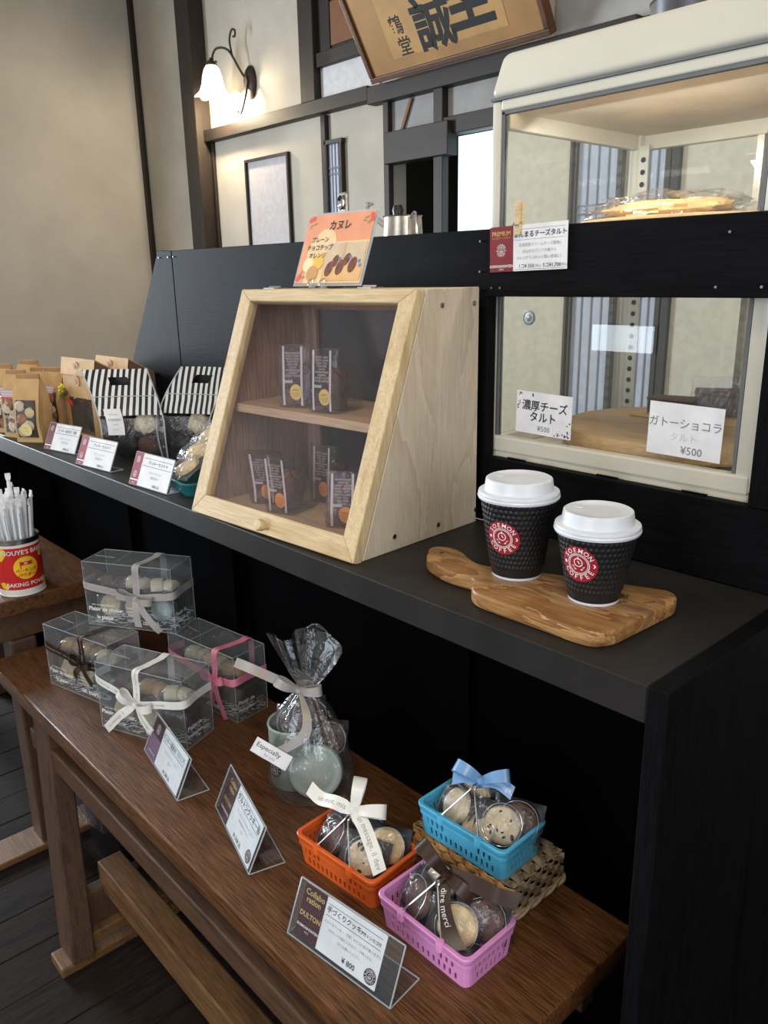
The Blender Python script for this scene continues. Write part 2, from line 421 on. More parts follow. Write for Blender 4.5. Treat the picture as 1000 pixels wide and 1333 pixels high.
def flat(parent, name, mat, polys, z=0.0003, warp=None):
    mb = MB()
    st = 0.00002 if len(polys) < 8 else 0.0
    for i, p in enumerate(polys):
        mb.add([warp(q[0], q[1], z + i * st) if warp else (q[0], q[1], z + i * st) for q in p], [tuple(range(len(p)))])
    return mb.build(name, mat, parent, fix=False)
def annulus(r0, r1, cx=0, cy=0, n=32):
    return [[(cx + r0 * math.cos(a), cy + r0 * math.sin(a)), (cx + r1 * math.cos(a), cy + r1 * math.sin(a)),
             (cx + r1 * math.cos(b), cy + r1 * math.sin(b)), (cx + r0 * math.cos(b), cy + r0 * math.sin(b))]
            for a, b in ((2 * math.pi * i / n, 2 * math.pi * (i + 1) / n) for i in range(n))]
def logo(parent, cx, cy, r, bg, fg, z=0.0004, warp=None, bgdisc=True):
    if bgdisc:
        k = annulus(0.0, r, cx, cy) if not warp else [q for j in range(6) for q in annulus(r * j / 6, r * (j + 1) / 6, cx, cy)]
        flat(parent, 'logo_disc', bg, k, z, warp)
    ps = annulus(r * 0.56, r * 0.60, cx, cy) + annulus(r * 0.49, r * 0.52, cx, cy)
    # small bean-and-roof emblem in the middle, moon and bean at the sides
    ps += annulus(r * 0.20, r * 0.25, cx, cy + r * 0.10, 12)
    ps += [[(cx - r * .36, cy - r * .10), (cx + r * .36, cy - r * .10), (cx + r * .28, cy - r * .18), (cx - r * .28, cy - r * .18)],
           [(cx - r * .26, cy - r * .24), (cx + r * .26, cy - r * .24), (cx + r * .20, cy - r * .32), (cx - r * .20, cy - r * .32)],
           [(cx - r * .10, cy + r * .28), (cx + r * .10, cy + r * .28), (cx, cy + r * .44)],
           [(cx - r * .05, cy + r * .18), (cx + r * .05, cy + r * .02), (cx + r * .11, cy + r * .04), (cx + r * .01, cy + r * .20)]]
    ps += [circ(r * .09, 10, cx - r * .77, cy)]
    mo = [(cx + r * (.78 + .11 * math.cos(R(a))), cy + r * .11 * math.sin(R(a))) for a in range(-100, 101, 25)] + \
         [(cx + r * (.76 + .06 * math.cos(R(a))), cy + r * .07 * math.sin(R(a))) for a in range(90, -91, -30)]
    ps += [mo]
    flat(parent, 'logo_emblem', fg, ps, z + 0.0002, warp)
    letters(parent, fg, ring('SOEMON', r * .77, r * .36, 148, 32, cx, cy, bold=0.01) + ring('COFFEE', r * .77, r * .36, 212, 328, cx, cy, True, 0.01), z + 0.0002, warp)

# ---- ribbons
def ribbon(parent, name, mat, pts, wid, w, n=6, th=0.0003, text=None, tmat=None, tsize=0.5, narrow=None, flip=1, toff=0.0):
    """a flat band along pts; wid = one vector or one per point, across the band"""
    c = spline(pts, n); m = len(c)
    if isinstance(wid, list): ws = [x.normalized() for x in spline(wid, n)]
    else: ws = [V(wid).normalized()] * m
    wl = [w * (narrow(i / (m - 1)) if narrow else 1.0) for i in range(m)]
    L = [0.0]
    for i in range(1, m): L.append(L[-1] + (c[i] - c[i - 1]).length)
    nrm = []
    for i in range(m):
        t = (c[min(i + 1, m - 1)] - c[max(i - 1, 0)]).normalized(); nrm.append(t.cross(ws[i]).normalized() * flip)
    mb = MB()
    for s in (0,):
        loops = [[tuple(c[i] - ws[i] * wl[i] / 2 - nrm[i] * th / 2), tuple(c[i] + ws[i] * wl[i] / 2 - nrm[i] * th / 2),
                  tuple(c[i] + ws[i] * wl[i] / 2 + nrm[i] * th / 2), tuple(c[i] - ws[i] * wl[i] / 2 + nrm[i] * th / 2)] for i in range(m)]
        mb.loft(loops, True, True)
    o = mb.build(name, mat, parent, smooth=True)
    if text:
        rv = text.startswith('<'); text = text.lstrip('<')
        def warp(x, y, z):
            if rv: x = L[-1] - x; y = -y
            x = min(max(x, 0), L[-1] * .9999); i = 0
            while i < m - 2 and L[i + 1] < x: i += 1
            f = (x - L[i]) / max(L[i + 1] - L[i], 1e-9)
            return tuple(c[i].lerp(c[i + 1], f) + ws[i].lerp(ws[i + 1], f) * y * flip + nrm[i].lerp(nrm[i + 1], f) * (th / 2 + 0.0002))
        mb2 = MB(); vs, fs = glyphs(text, 0.0, 'LEFT'); k = w * tsize
        lim = L[-1]
        mb2.add([warp(toff + a * k, b * k, 0) for a, b, _ in vs], fs)
        t = mb2.build('ribbon_print', tmat or GREYINK, o, fix=False)
    return o
def bow(parent, O, N, d1, d2, t1, t2, w, L, mat, text=None, tmat=None, txt2=None):
    """bow: two loops along d1/d2, two tails along the point lists t1/t2; N is the outward normal"""
    O, N = V(O), V(N).normalized()
    for d in (d1, d2):
        d = V(d).normalized(); p = N.cross(d).normalized()
        pts = [O, O + d * L * .45 + N * L * .42, O + d * L * .95 + N * L * .40, O + d * L * 1.08 + N * L * .12, O + d * L * .8 - N * L * .04, O + d * L * .4 + N * L * .02, O + N * .001]
        ribbon(parent, 'bow_loop', mat, pts, p, w, 5, narrow=lambda t: 0.45 + 0.55 * math.sin(math.pi * min(1, max(0, t))) ** .6, text=None)
    for t, tx in ((t1, text), (t2, txt2)):
        pts = [V(q) for q in t]; dd = (pts[-1] - pts[0]); p = N.cross(dd).normalized()
        ribbon(parent, 'bow_tail', mat, pts, p, w, 5, narrow=lambda t: min(1.0, 0.5 + 2.5 * t), text=tx, tmat=tmat, tsize=0.55, toff=L * .35, flip=-1 if False else 1)
    mb = MB(); M = Matrix.Translation(O + N * w * .18)
    mb.M = M
    mb.lathe([(w * .05, -w * .3), (w * .3, -w * .2), (w * .36, 0), (w * .3, w * .2), (w * .05, w * .3)], 10, True, True)
    mb.build('bow_knot', mat, parent, smooth=True)

# ================================================================ SETTING
FZ = -0.93            # floor level (counter top is z = 0)
YW = 2.4              # face of the far wall
mb = MB(); mb.box(-5.6, 2.6, -3.1, 3.8, FZ - 0.08, FZ - 0.012)
floor = struct(mb, 'floor', FLOORW)
for i in range(22):
    x = -2.35 + i * 0.11
    mb = MB(); mb.box(x + .0006, x + .1094, -1.6 + .35 * ((i * 7) % 5) / 5, 2.3, FZ - 0.012, FZ - 0.0006 * (i % 3))
    mb.build('floor_plank', FLOORW, floor, bevel=.0015, seg=1)
mb = MB(); mb.box(-5.6, 2.6, -3.1, 3.8, 2.62, 2.7); struct(mb, 'ceiling', CEIL)
mb = MB(); mb.box(-5.6, -5.52, -3.1, -1.55, FZ - .08, 2.62).box(-5.6, -5.52, -.15, 2.6, FZ - .08, 2.62).box(-5.6, -5.52, -1.55, -.15, FZ - .08, -.4).box(-5.6, -5.52, -1.55, -.15, 1.6, 2.62)
struct(mb, 'wall_left', PL)
# right wall with a window opening
mb = MB(); mb.box(2.5, 2.6, -3.1, -1.75, FZ - .08, 2.62).box(2.5, 2.6, -.05, 3.8, FZ - .08, 2.62).box(2.5, 2.6, -1.75, -.05, FZ - .08, 0.05).box(2.5, 2.6, -1.75, -.05, 1.45, 2.62)
struct(mb, 'wall_right', PL)
# front wall (behind the camera) with a low window and an added fill window
mb = MB()
for (xa, xb) in ((-5.6, -2.45), (-2.03, -.7), (.9, 2.6)): mb.box(xa, xb, -3.1, -3.0, FZ - .08, 2.62)
for (xa, xb, za, zc) in ((-2.45, -2.03, -.09, .07), (-.7, .9, -.4, 1.4)):
    mb.box(xa, xb, -3.1, -3.0, FZ - .08, za); mb.box(xa, xb, -3.1, -3.0, zc, 2.62)
struct(mb, 'wall_front', PL)
def window(name, x0, x1, z0, z1, along, pos, n):
    mb = MB(); t = .05
    def bx(a, b, c, d):
        if along == 'x': mb.box(a, b, pos - .03, pos + .03, c, d)
        else: mb.box(pos - .03, pos + .03, a, b, c, d)
    bx(x0, x0 + t, z0, z1); bx(x1 - t, x1, z0, z1); bx(x0 + t, x1 - t, z0, z0 + t); bx(x0 + t, x1 - t, z1 - t, z1)
    o = struct(mb, name, TIMBER)
    for k in range(1, n):
        mb = MB(); c = x0 + (x1 - x0) * k / n
        bx(c - .018, c + .018, z0 + t, z1 - t)
        mb.build('window_mullion', TIMBER, o)
    mb = MB()
    if along == 'x': mb.box(x0 + t, x1 - t, pos - .004, pos + .004, z0 + t, z1 - t)
    else: mb.box(pos - .004, pos + .004, x0 + t, x1 - t, z0 + t, z1 - t)
    mb.build('window_pane', GLASS, o)
window('window_3', -1.55, -.15, -.4, 1.6, 'y', -5.565, 3)
window('window_7', -2.45, -2.03, -.09, .07, 'x', -3.06, 1)
window('window_8', -.7, .9, -.4, 1.4, 'x', -3.06, 3)  # unseen window added to frame the frontal fill
window('window_4', -1.75, -.05, .05, 1.45, 'y', 2.56, 3)

# far wall: plaster with an opening for the dark doorway, the bright window beside it
mb = MB()
mb.box(-5.52, -2.89, YW, YW + .1, FZ - .08, 2.62)
mb.box(-2.89, 2.5, YW, YW + .1, 1.0, 2.62)
mb.box(-2.17, 2.5, YW, YW + .1, FZ - .08, 1.0)
wall = struct(mb, 'wall_back', PLB)
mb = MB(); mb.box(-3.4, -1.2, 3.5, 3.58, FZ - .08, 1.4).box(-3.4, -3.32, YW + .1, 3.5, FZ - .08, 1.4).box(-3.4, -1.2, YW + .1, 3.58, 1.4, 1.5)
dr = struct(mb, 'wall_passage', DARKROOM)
mb = MB(); mb.box(-3.28, -3.02, 3.44, 3.5, FZ, .85); mb.build('passage_door', BROWNPAN, dr)
# bright frosted window beside the doorway
mb = MB(); mb.box(-2.48, -2.17, YW + .05, YW + .07, .1, .985)
w1 = struct(mb, 'window_1', BRIGHTWIN)
mb = MB(); mb.box(-2.49, -2.17, YW + .02, YW + .08, FZ - .08, .1); mb.build('window_sill_panel', PLB, w1)

tn = [0]
def trim(x0, x1, z0, z1, y=YW, t=.03, m=None, back=0.0, bev=.003, name=None):
    tn[0] += 1
    mb = MB(); mb.box(x0, x1, y - t, y + back, z0, z1)
    return struct(mb, name or 'trim_%d' % tn[0], m or (TIMBERV if (z1 - z0) > (x1 - x0) else TIMBER), bevel=bev, seg=1)
trim(-5.52, -5.485, FZ, 2.62, t=.035)                    # corner strip
trim(-4.745, -4.585, FZ, 2.62, t=.11)                    # post by the lamp
trim(-4.585, -3.0, 1.205, 1.275, t=.06)                  # long rail under the lamp
trim(-3.0, -1.5, 1.185, 1.265, t=.062)
trim(-3.555, -3.43, 1.275, 2.62, t=.055)                 # upper post
trim(-3.43, -2.95, 1.43, 1.50, t=.04)                    # short upper rail
trim(-3.43, -3.33, 1.50, 2.62, t=.02)
mb = MB(); mb.box(-3.33, -2.9, YW - .008, YW, 1.50, 1.95); struct(mb, 'trim_20', DARKROOM)  # flat dark panel standing for the shade in the opening
mb = MB(); mb.box(-3.32, -3.05, YW - .02, YW - .009, 1.52, 1.72); struct(mb, 'trim_21', BROWNPAN)
mb = MB(); mb.box(-3.425, -2.96, YW - .012, YW, 1.28, 1.43); struct(mb, 'trim_22', plain('white_plaster', (206, 204, 204), .9))
trim(-3.424, -3.384, FZ, 1.2, t=.03)                     # slim post
trim(-2.915, -2.875, FZ, 1.19, t=.035)                   # post left of the doorway
trim(-2.875, -2.44, .895, 1.04, t=.07)                   # lintel of the doorway
trim(-2.555, -2.495, FZ, 1.19, t=.045)                   # post right of the doorway
trim(-2.495, -1.88, .985, 1.06, t=.04)                   # head of the bright window
mb = MB(); mb.box(-2.875, -2.555, YW - .006, YW, 1.04, 1.185); struct(mb, 'trim_23', GREYPL)
mb = MB(); mb.box(-2.495, -1.88, YW - .006, YW, 1.06, 1.185); struct(mb, 'trim_24', GREYPL)
mb = MB(); mb.box(-1.9, 2.5, YW - .01, YW, 1.265, 2.6); struct(mb, 'trim_25', GREYPL)
mb = MB(); mb.bar((-2.80, YW - .015, 1.04), (-2.73, YW - .015, 1.18), .016, .01, (0, 1, 0)); struct(mb, 'trim_26', BROWNPAN)  # bar modelled in place of a diagonal reflection on the grey panel
trim(-4.585, -4.555, FZ, 1.205, t=.02)
# pale screen door set in the wall under the lamp
mb = MB(); mb.box(-4.185, -3.765, YW - .006, YW + .0, FZ, 1.045)
d1 = struct(mb, 'door_1', LILAC)
mb = MB(); mb.box(-4.2, -4.185, YW - .022, YW, FZ, 1.06); mb.build('door_jamb', TIMBERV, d1)
mb = MB(); mb.box(-3.765, -3.75, YW - .022, YW, FZ, 1.06); mb.build('door_jamb', TIMBERV, d1)
mb = MB(); mb.box(-4.185, -3.765, YW - .022, YW, 1.045, 1.06); mb.build('door_head', TIMBER, d1)
def shoji(name, x0, x1, z1, nx, zs, sw=.02):
    mb = MB(); mb.box(x0, x1, YW - .012, YW, -.3, z1)
    w = struct(mb, name, SHOJI)
    for k in range(1, nx):
        x = x0 + (x1 - x0) * k / nx
        mb = MB(); mb.box(x - .003, x + .003, YW - .016, YW - .012, -.3, z1); mb.build('shoji_bar', SHOJIB, w)
    for z in zs:
        mb = MB(); mb.box(x0, x1, YW - .019, YW - .012, z - .004, z + .004); mb.build('shoji_bar', SHOJIB, w)
    for a, b in ((x0 - sw * .3, x0), (x1, x1 + sw)):
        mb = MB(); mb.box(a, b, YW - .03, YW, -.3, z1); mb.build('shoji_stile', TIMBERV, w)
    mb = MB(); mb.box(x0 - .02, x1 + .02, YW - .03, YW, z1, z1 + .02); mb.build('shoji_head', TIMBER, w)
shoji('window_2', -3.378, -3.268, 1.05, 4, (.93, .9), .014)
shoji('window_5', -1.755, -1.565, 1.0, 4, (.62, .59, .3, .27, .9))
shoji('window_6', -1.47, -1.36, 1.0, 3, (.62, .59, .3, .27, .9))
trim(-1.335, -1.30, FZ, 1.18, t=.03)
trim(-1.79, -1.775, FZ, 1.18, t=.03)
# sliding screen with its round pull, seen through the display case
mb = MB(); mb.box(-2.17, -1.8, YW - .012, YW, FZ, .985)
d2 = struct(mb, 'door_2', plain('cream_screen', (206, 196, 174), .8))
mb = MB(); mb.M = Matrix.Translation((-1.985, YW - .012, .168)) @ Matrix.Rotation(R(90), 4, 'X'); mb.lathe([(.032, 0), (.032, .004), (.027, .005), (.025, .002), (.012, .002), (.010, .003), (0, .003)], 28); mb.build('round_pull', PULL, d2, smooth=True)
mb = MB(); mb.box(-1.3, .6, YW - .012, YW, FZ, .98); d3 = struct(mb, 'door_3', plain('cream_screen_right', (206, 197, 178), .8))

# ---------------------------------------------------------------- wall lamp
lamp = thing('wall_lamp', 'wrought iron wall lamp with a glowing white tulip glass shade', 'lamp', (-4.10, YW, 1.478))
mb = MB(); mb.M = Matrix.Rotation(R(90), 4, 'X') @ Matrix.Diagonal((1, 1.65, 1, 1))
mb.lathe([(.055, 0), (.055, .012), (.046, .024), (.022, .03), (.018, .045)], 28, True, True); mb.build('back_plate', IRON, lamp, smooth=True)
arm = [(0, -.03, 0), (-.03, -.06, .07), (-.075, -.10, .17), (-.15, -.13, .19), (-.19, -.14, .15), (-.17, -.14, .11), (-.15, -.14, .12)]
mb = MB(); mb.tube(spline(arm, 8), .007, 8); mb.build('arm', IRON, lamp, smooth=True)
cur = [(-.055, -.085, .13), (-.07, -.09, .22), (-.045, -.09, .27), (-.01, -.09, .265), (-.01, -.09, .235), (-.03, -.09, .235)]
mb = MB(); mb.tube(spline(cur, 8), .006, 8); mb.build('upper_scroll', IRON, lamp, smooth=True)
cur = [(0, -.03, -.02), (.01, -.06, -.10), (-.02, -.07, -.165), (-.05, -.07, -.17), (-.055, -.07, -.15)]
mb = MB(); mb.tube(spline(cur, 8), .006, 8); mb.build('lower_scroll', IRON, lamp, smooth=True)
mb = MB(); mb.M = Matrix.Translation((-.19, -.15, .075)); mb.lathe([(.008, .07), (.012, .055), (.034, .045), (.036, .03), (.02, .02)], 24, True, True); mb.build('shade_cap', IRON, lamp, smooth=True)
mb = MB(); mb.M = Matrix.Translation((-.19, -.15, .075))
loops = []
for r, z, sc in ((.03, .03, 0), (.045, .01, 0), (.058, -.03, 0), (.064, -.07, .0), (.078, -.11, .003), (.105, -.135, .008)):
    loops.append([((r + sc * math.cos(6 * a)) * math.cos(a), (r + sc * math.cos(6 * a)) * math.sin(a), z - sc * .8 * math.cos(6 * a)) for a in [2 * math.pi * i / 48 for i in range(48)]])
mb.loft(loops); mb.build('glass_shade', LAMPG, lamp, smooth=True, solid=.003)
mb = MB(); mb.M = Matrix.Translation((-.19, -.15, .02)); mb.lathe([(.003, -.055), (.022, -.045), (.028, -.02), (.022, .005), (.012, .03)], 20, True, True)
mb.build('bulb', plain('lit_bulb', (255, 244, 220), .5, emit=(255, 232, 190), es=12), lamp, smooth=True)
pl = bpy.data.lights.new('lamp_glow', 'POINT'); pl.energy = 24; pl.color = (1.0, .82, .56); pl.shadow_soft_size = .03
po = lk(bpy.data.objects.new('lamp_glow', pl)); setparent(po, lamp); po.location = (-.19, -.15, -.10)

# ---------------------------------------------------------------- calligraphy plaque leaning out over the rail
a = R(31)
PM = Matrix.Translation((-2.902, 2.30, 1.262)) @ Matrix(((1, 0, 0, 0), (0, -math.sin(a), -math.cos(a), 0), (0, math.cos(a), -math.sin(a), 0), (0, 0, 0, 1)))
pq = thing('calligraphy_plaque', 'framed calligraphy plaque with black brush characters on aged gold paper', 'plaque', mat=PM)
PW, PH = 1.06, .50
mb = MB(); mb.prism(rect(.02, PW - .02, .02, PH - .02), -.025, .004); mb.build('backing_board', GOLDPAP2, pq)
mb = MB(); mb.prism(rect(.19, PW - .19, .075, PH - .075), .0045, .0055); mb.build('paper', GOLDPAPER, pq)
for (x0, x1, y0, y1) in ((0, PW, 0, .026), (0, PW, PH - .026, PH), (0, .026, .026, PH - .026), (PW - .026, PW, .026, PH - .026)):
    mb = MB(); mb.prism(rect(x0, x1, y0, y1), -.03, .018); mb.build('frame_rail', PLAQF, pq, bevel=.004)
letters(pq, SUMI, [('至', .26, .70, .205, 'CENTER', .03), ('誠', .23, .49, .16, 'CENTER', .026), ('鶴', .085, .275, .20, 'CENTER', .012), ('堂', .085, .29, .11, 'CENTER', .012)], .006)

# ================================================================ COUNTER
ct = thing('counter', 'long black painted shop counter with a raised back board', 'counter', (0, 0, FZ))
ct.location = (0, 0, 0)
mb = MB(); mb.box(-2.6, 0, 0, .286, -.038, 0); mb.build('counter_top', BLACKTOP, ct, bevel=.0012, seg=1)
mb = MB(); mb.box(.0005, .021, -.0015, .95, FZ, .0008); mb.build('side_panel', BLACKV, ct, bevel=.0012, seg=1)
mb = MB(); mb.box(-2.62, -2.6, 0, .286, FZ, 0); mb.build('side_panel', BLACKV, ct)
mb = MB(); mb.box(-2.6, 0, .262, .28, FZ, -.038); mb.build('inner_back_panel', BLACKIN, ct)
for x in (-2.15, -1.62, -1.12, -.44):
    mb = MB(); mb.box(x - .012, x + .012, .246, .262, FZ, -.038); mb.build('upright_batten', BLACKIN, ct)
T = .018; Y0 = .286
mb = MB(); mb.prism([(-1.695, 0), (-1.3325, 0), (-1.3325, .418), (-1.393, .4205)], Y0, Y0 + T, 1); mb.build('slanted_end_board', BLACKV, ct, bevel=.001, seg=1)
mb = MB(); mb.prism([(-1.330, 0), (-.437, 0), (-.437, .4155), (-1.330, .418)], Y0, Y0 + T, 1); mb.build('back_board', BLACKW, ct, bevel=.001, seg=1)
mb = MB(); mb.prism([(-.437, .3265), (.05, .3265), (.05, .4135), (-.437, .4155)], Y0 - .002, Y0 + T, 1); mb.build('upper_rail_board', BLACKW, ct, bevel=.001, seg=1)
mb = MB(); mb.box(-.437, .05, Y0 + .001, Y0 + T, 0, .098); mb.build('lower_back_board', BLACKW, ct, bevel=.001, seg=1)
mb = MB(); mb.box(-.05, .05, Y0, Y0 + T, .098, .3265); mb.build('right_back_board', BLACKV, ct, bevel=.001, seg=1)
for (x, z) in ((-1.345, .405), (-1.322, .405), (-1.388, .405), (-.452, .40), (-.452, .335), (-.43, .338), (-.415, .338), (-.10, .395), (-.11, .338), (-.06, .338), (-.452, .36)):
    mb = MB(); mb.M = Matrix.Translation((x, Y0 - .0024, z)) @ Matrix.Rotation(R(90), 4, 'X'); mb.lathe([(.0016, -.0016), (.0016, .0003)], 8, True, True)
    mb.build('nail_head', SCREWM, ct)

# ================================================================ KITCHEN SIDE behind the board
kc = thing('kitchen_counter', 'dark kitchen counter hidden behind the black back board', 'counter', (-.85, .42, FZ))
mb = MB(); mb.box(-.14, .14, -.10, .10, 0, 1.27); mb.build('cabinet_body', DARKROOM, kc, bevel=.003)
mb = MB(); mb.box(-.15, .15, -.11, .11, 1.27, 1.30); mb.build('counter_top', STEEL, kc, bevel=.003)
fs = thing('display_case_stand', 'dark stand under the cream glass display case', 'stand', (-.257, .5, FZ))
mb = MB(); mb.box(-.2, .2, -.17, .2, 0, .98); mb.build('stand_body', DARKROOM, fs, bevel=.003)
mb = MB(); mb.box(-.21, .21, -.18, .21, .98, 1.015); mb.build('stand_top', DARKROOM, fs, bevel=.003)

# ---------------------------------------------------------------- glass display case
x0, x1, y0, y1 = -.457, -.057, .31, .685; zb = .085
fr = thing('glass_display_case', 'cream enamelled glass cake display case behind the counter board', 'display case', (x0, y0, zb))
fr.location = (0, 0, 0)
W_ = .016
for (a, b, c, d) in ((x0, x0 + W_, y0, y0 + W_), (x1 - .022, x1, y0, y0 + .02), (x0, x0 + .02, y1 - .03, y1), (x1 - .02, x1, y1 - .02, y1)):
    mb = MB(); mb.box(a, b, c, d, .106, .578); mb.build('corner_post', CREAM, fr, bevel=.004, smooth=True)
mb = MB(); mb.box(x0 + .006, x0 + .012, y0 + .016, y0 + .02, .13, .56); mb.build('rubber_seal', RUBSEAL, fr)
mb = MB(); mb.box(x0 + .016, x0 + .0205, y0 + .002, y0 + .01, .125, .563); mb.build('rubber_seal', RUBSEAL, fr)
mb = MB(); mb.box(x0 + .016, x1 - .022, y0 + .002, y0 + .010, .5605, .565); mb.build('rubber_seal', RUBSEAL, fr)
mb = MB(); mb.box(x1 - .0265, x1 - .022, y0 + .002, y0 + .01, .125, .563); mb.build('rubber_seal', RUBSEAL, fr)
mb = MB(); mb.box(x0 + W_, x1 - .022, y0, y0 + .014, .565, .578); mb.build('front_top_rail', CREAM, fr, bevel=.002)
mb = MB(); mb.box(x0 + .004, x1 - .004, y0 - .003, y0 + .014, .104, .127); mb.build('front_bottom_rail', CREAM, fr, bevel=.003)
for x in (x0 + .002, x1 - .016):
    mb = MB(); mb.box(x, x + .014, y0 + .02, y1 - .03, .545, .575); mb.build('side_top_rail', CREAM, fr, bevel=.002)
    mb = MB(); mb.box(x, x + .014, y0 + .02, y1 - .03, .106, .125); mb.build('side_bottom_rail', CREAM, fr, bevel=.002)
mb = MB(); mb.box(x0 + .02, x1 - .02, y1 - .02, y1 - .004, .545, .575); mb.build('back_top_rail', CREAM, fr, bevel=.002)
mb = MB(); mb.box(x0 + .02, x1 - .02, y1 - .02, y1 - .004, .106, .125); mb.build('back_bottom_rail', CREAM, fr, bevel=.002)
mb = MB(); mb.box(x0 + .205, x0 + .215, y1 - .02, y1 - .004, .125, .545); mb.build('back_door_stile', STEEL, fr)
# perforated shelf strip on the rear left post
mb = MB(); mb.box(x0 + .021, x0 + .038, y1 - .034, y1 - .031, .13, .55); st = mb.build('shelf_strip', CREAM, fr)
mb = MB()
for k in range(22): mb.M = Matrix.Translation((x0 + .0295, y1 - .0345, .14 + k * .0185)) @ Matrix.Rotation(R(90), 4, 'X'); mb.lathe([(.0042, -.0002), (.0042, .0006)], 10, True, True)
mb.build('shelf_strip_holes', BLACKPL, st)
mb = MB(); mb.box(x0 - .001, x1 + .001, y0 - .002, y1, .578, .5815); mb.build('cap_groove', RUBSEAL, fr)
# rounded cap
mb = MB(); e = .004
mb.hexa([(x0 - e, y0 - .005, .5815), (x1 + e, y0 - .005, .5815), (x1 + e, y1 + e, .5815), (x0 - e, y1 + e, .5815)],
        [(x0 + .004, y0 + .012, .638), (x1 - .004, y0 + .012, .638), (x1 - .004, y1 - .01, .638), (x0 + .004, y1 - .01, .638)])
mb.build('top_cap', CREAM, fr, bevel=.012, seg=5, smooth=True)
mb = MB(); mb.box(x0 + .012, x1 - .012, y0 + .03, y1 - .012, .566, .577); mb.build('inner_ceiling', CREAMIN, fr)
mb = MB(); mb.M = Matrix.Translation((x0 + .03, y0 + .0225, .5705)) @ Matrix.Rotation(R(90), 4, 'Y'); mb.lathe([(0, 0), (.0055, 0), (.0055, x1 - x0 - .06), (0, x1 - x0 - .06)], 12); mb.build('lamp_tube', plain('case_lamp_tube', (250, 244, 226), .4, emit=(255, 240, 208), es=5.0), fr, smooth=True)
il = area('case_lamp', (-.257, y0 + .04, .545), (-.257, .56, .2), .3, .02, .85, (1.0, .96, .88)); setparent(il, fr)
mb = MB(); mb.box(x0 + .004, x1 - .004, y0, y1, .09, .106); mb.build('base_tray', CREAM, fr, bevel=.003)
mb = MB(); mb.box(x0 + .0205, x1 - .0265, y0 + .004, y0 + .007, .127, .5605); mb.build('front_pane', GLASS, fr)
for x in (x0 + .006, x1 - .009):
    mb = MB(); mb.box(x, x + .003, y0 + .02, y1 - .03, .125, .545); mb.build('side_pane', GLASS, fr)
mb = MB(); mb.box(x0 + .02, x0 + .205, y1 - .012, y1 - .009, .125, .545); mb.build('back_pane', GLASS, fr)
mb = MB(); mb.box(x0 + .215, x1 - .02, y1 - .012, y1 - .009, .125, .545); mb.build('back_pane', GLASS, fr)
for k, (xa, xb) in enumerate(((-.452, -.35), (-.33, -.24), (-.22, -.14), (-.12, -.062))):
    mb = MB(); mb.box(xa, xb, y0 - .010, y0 - .003, .088 + .002, .098); mb.build('drip_strip', CREAM, fr, bevel=.002)
for xa in (-.405, -.255, -.135):
    mb = MB(); mb.box(xa, xa + .032, y0 - .013, y0 - .0105, .0865, .1005); mb.build('black_tape', TAPEB, fr)
# wire shelf rack carrying the upper board
mb = MB()
for y in (y0 + .045, y1 - .05): mb.tube([(x0 + .012, y, .392), (x1 - .012, y, .392)], .0025, 6)
for k in range(9): mb.tube([(x0 + .03 + k * .0425, y0 + .045, .3965), (x0 + .03 + k * .0425, y1 - .05, .3965)], .0018, 6)
mb.build('wire_shelf', CHROME, fr)
mb = MB()
for k in range(30):
    x = x0 + .03 + k * .0117
    mb.tube([(x, y0 + .024, .107), (x, y0 + .024, .118), (x + .0058, y0 + .024, .1205), (x + .0117, y0 + .024, .118), (x + .0117, y0 + .024, .107)], .0014, 5)
mb.build('scalloped_rack_front', CREAM, fr)
# wooden boards, cakes, bread
mb = MB(); mb.M = Matrix.Translation((-.25, .505, .1135)); mb.lathe([(.166, 0), (.17, .004), (.17, .022), (.167, .026)], 64, True, True)
solo(mb, 'round_serving_board', ROUNDW, 'round wooden board in the lower level of the display case', 'board', smooth=True)
mb = MB(); mb.M = Matrix.Translation((-.25, .505, .3986)); mb.lathe([(.160, 0), (.164, .004), (.164, .020), (.161, .024)], 64, True, True)
solo(mb, 'round_serving_board', ROUNDW, 'round wooden board under the bread in the upper level of the display case', 'board', smooth=True)
mb = MB(); mb.box(-.345, -.255, .52, .575, .1400, .1440); mb.M = Matrix()
solo(mb, 'cake_card', CARAMEL, 'tan cardboard slip under the dark cake slice in the display case', 'cake card', bevel=.001, seg=1)
def cake(loc, rz, label, k=1.0):
    t = thing('cake_slice', label, 'cake', loc, rz, 'gateau slices on the lower round board'); t.scale = (.72, .8, k)
    mb = MB(); mb.prism([(-.045, -.02), (.045, -.026), (.05, 0), (.045, .026), (-.045, .02)], 0, .026); mb.build('sponge', GATEAU, t, bevel=.003)
    mb = MB(); mb.prism([(-.047, -.021), (.047, -.028), (.052, 0), (.047, .028), (-.047, .021)], .0262, .031); mb.build('crust_top', plain('gateau_crust', (84, 60, 46), .8, bmp=.8, bscale=200), t, bevel=.002)
    return t
cake((-.298, .562, .1442), R(10), 'low dark chocolate cake slice on the tan card in the display case', .8)
cd = cake((-.252, .618, .1400), R(25), 'taller dark chocolate cake slice wrapped in clear film in the display case', 1.25)
mb = MB(); mb.loft([[(-.055, -.034, .001), (.058, -.034, .001), (.058, .034, .001), (-.055, .034, .001)], [(-.052, -.03, .045), (.052, -.03, .045), (.052, .03, .045), (-.052, .03, .045)]]); mb.build('wrap_film', PACKF, cd)
br_ = thing('bread_bag', 'yellow bread in a clear plastic bag on the upper board of the display case', 'bread', (-.275, .46, .4235), R(14))
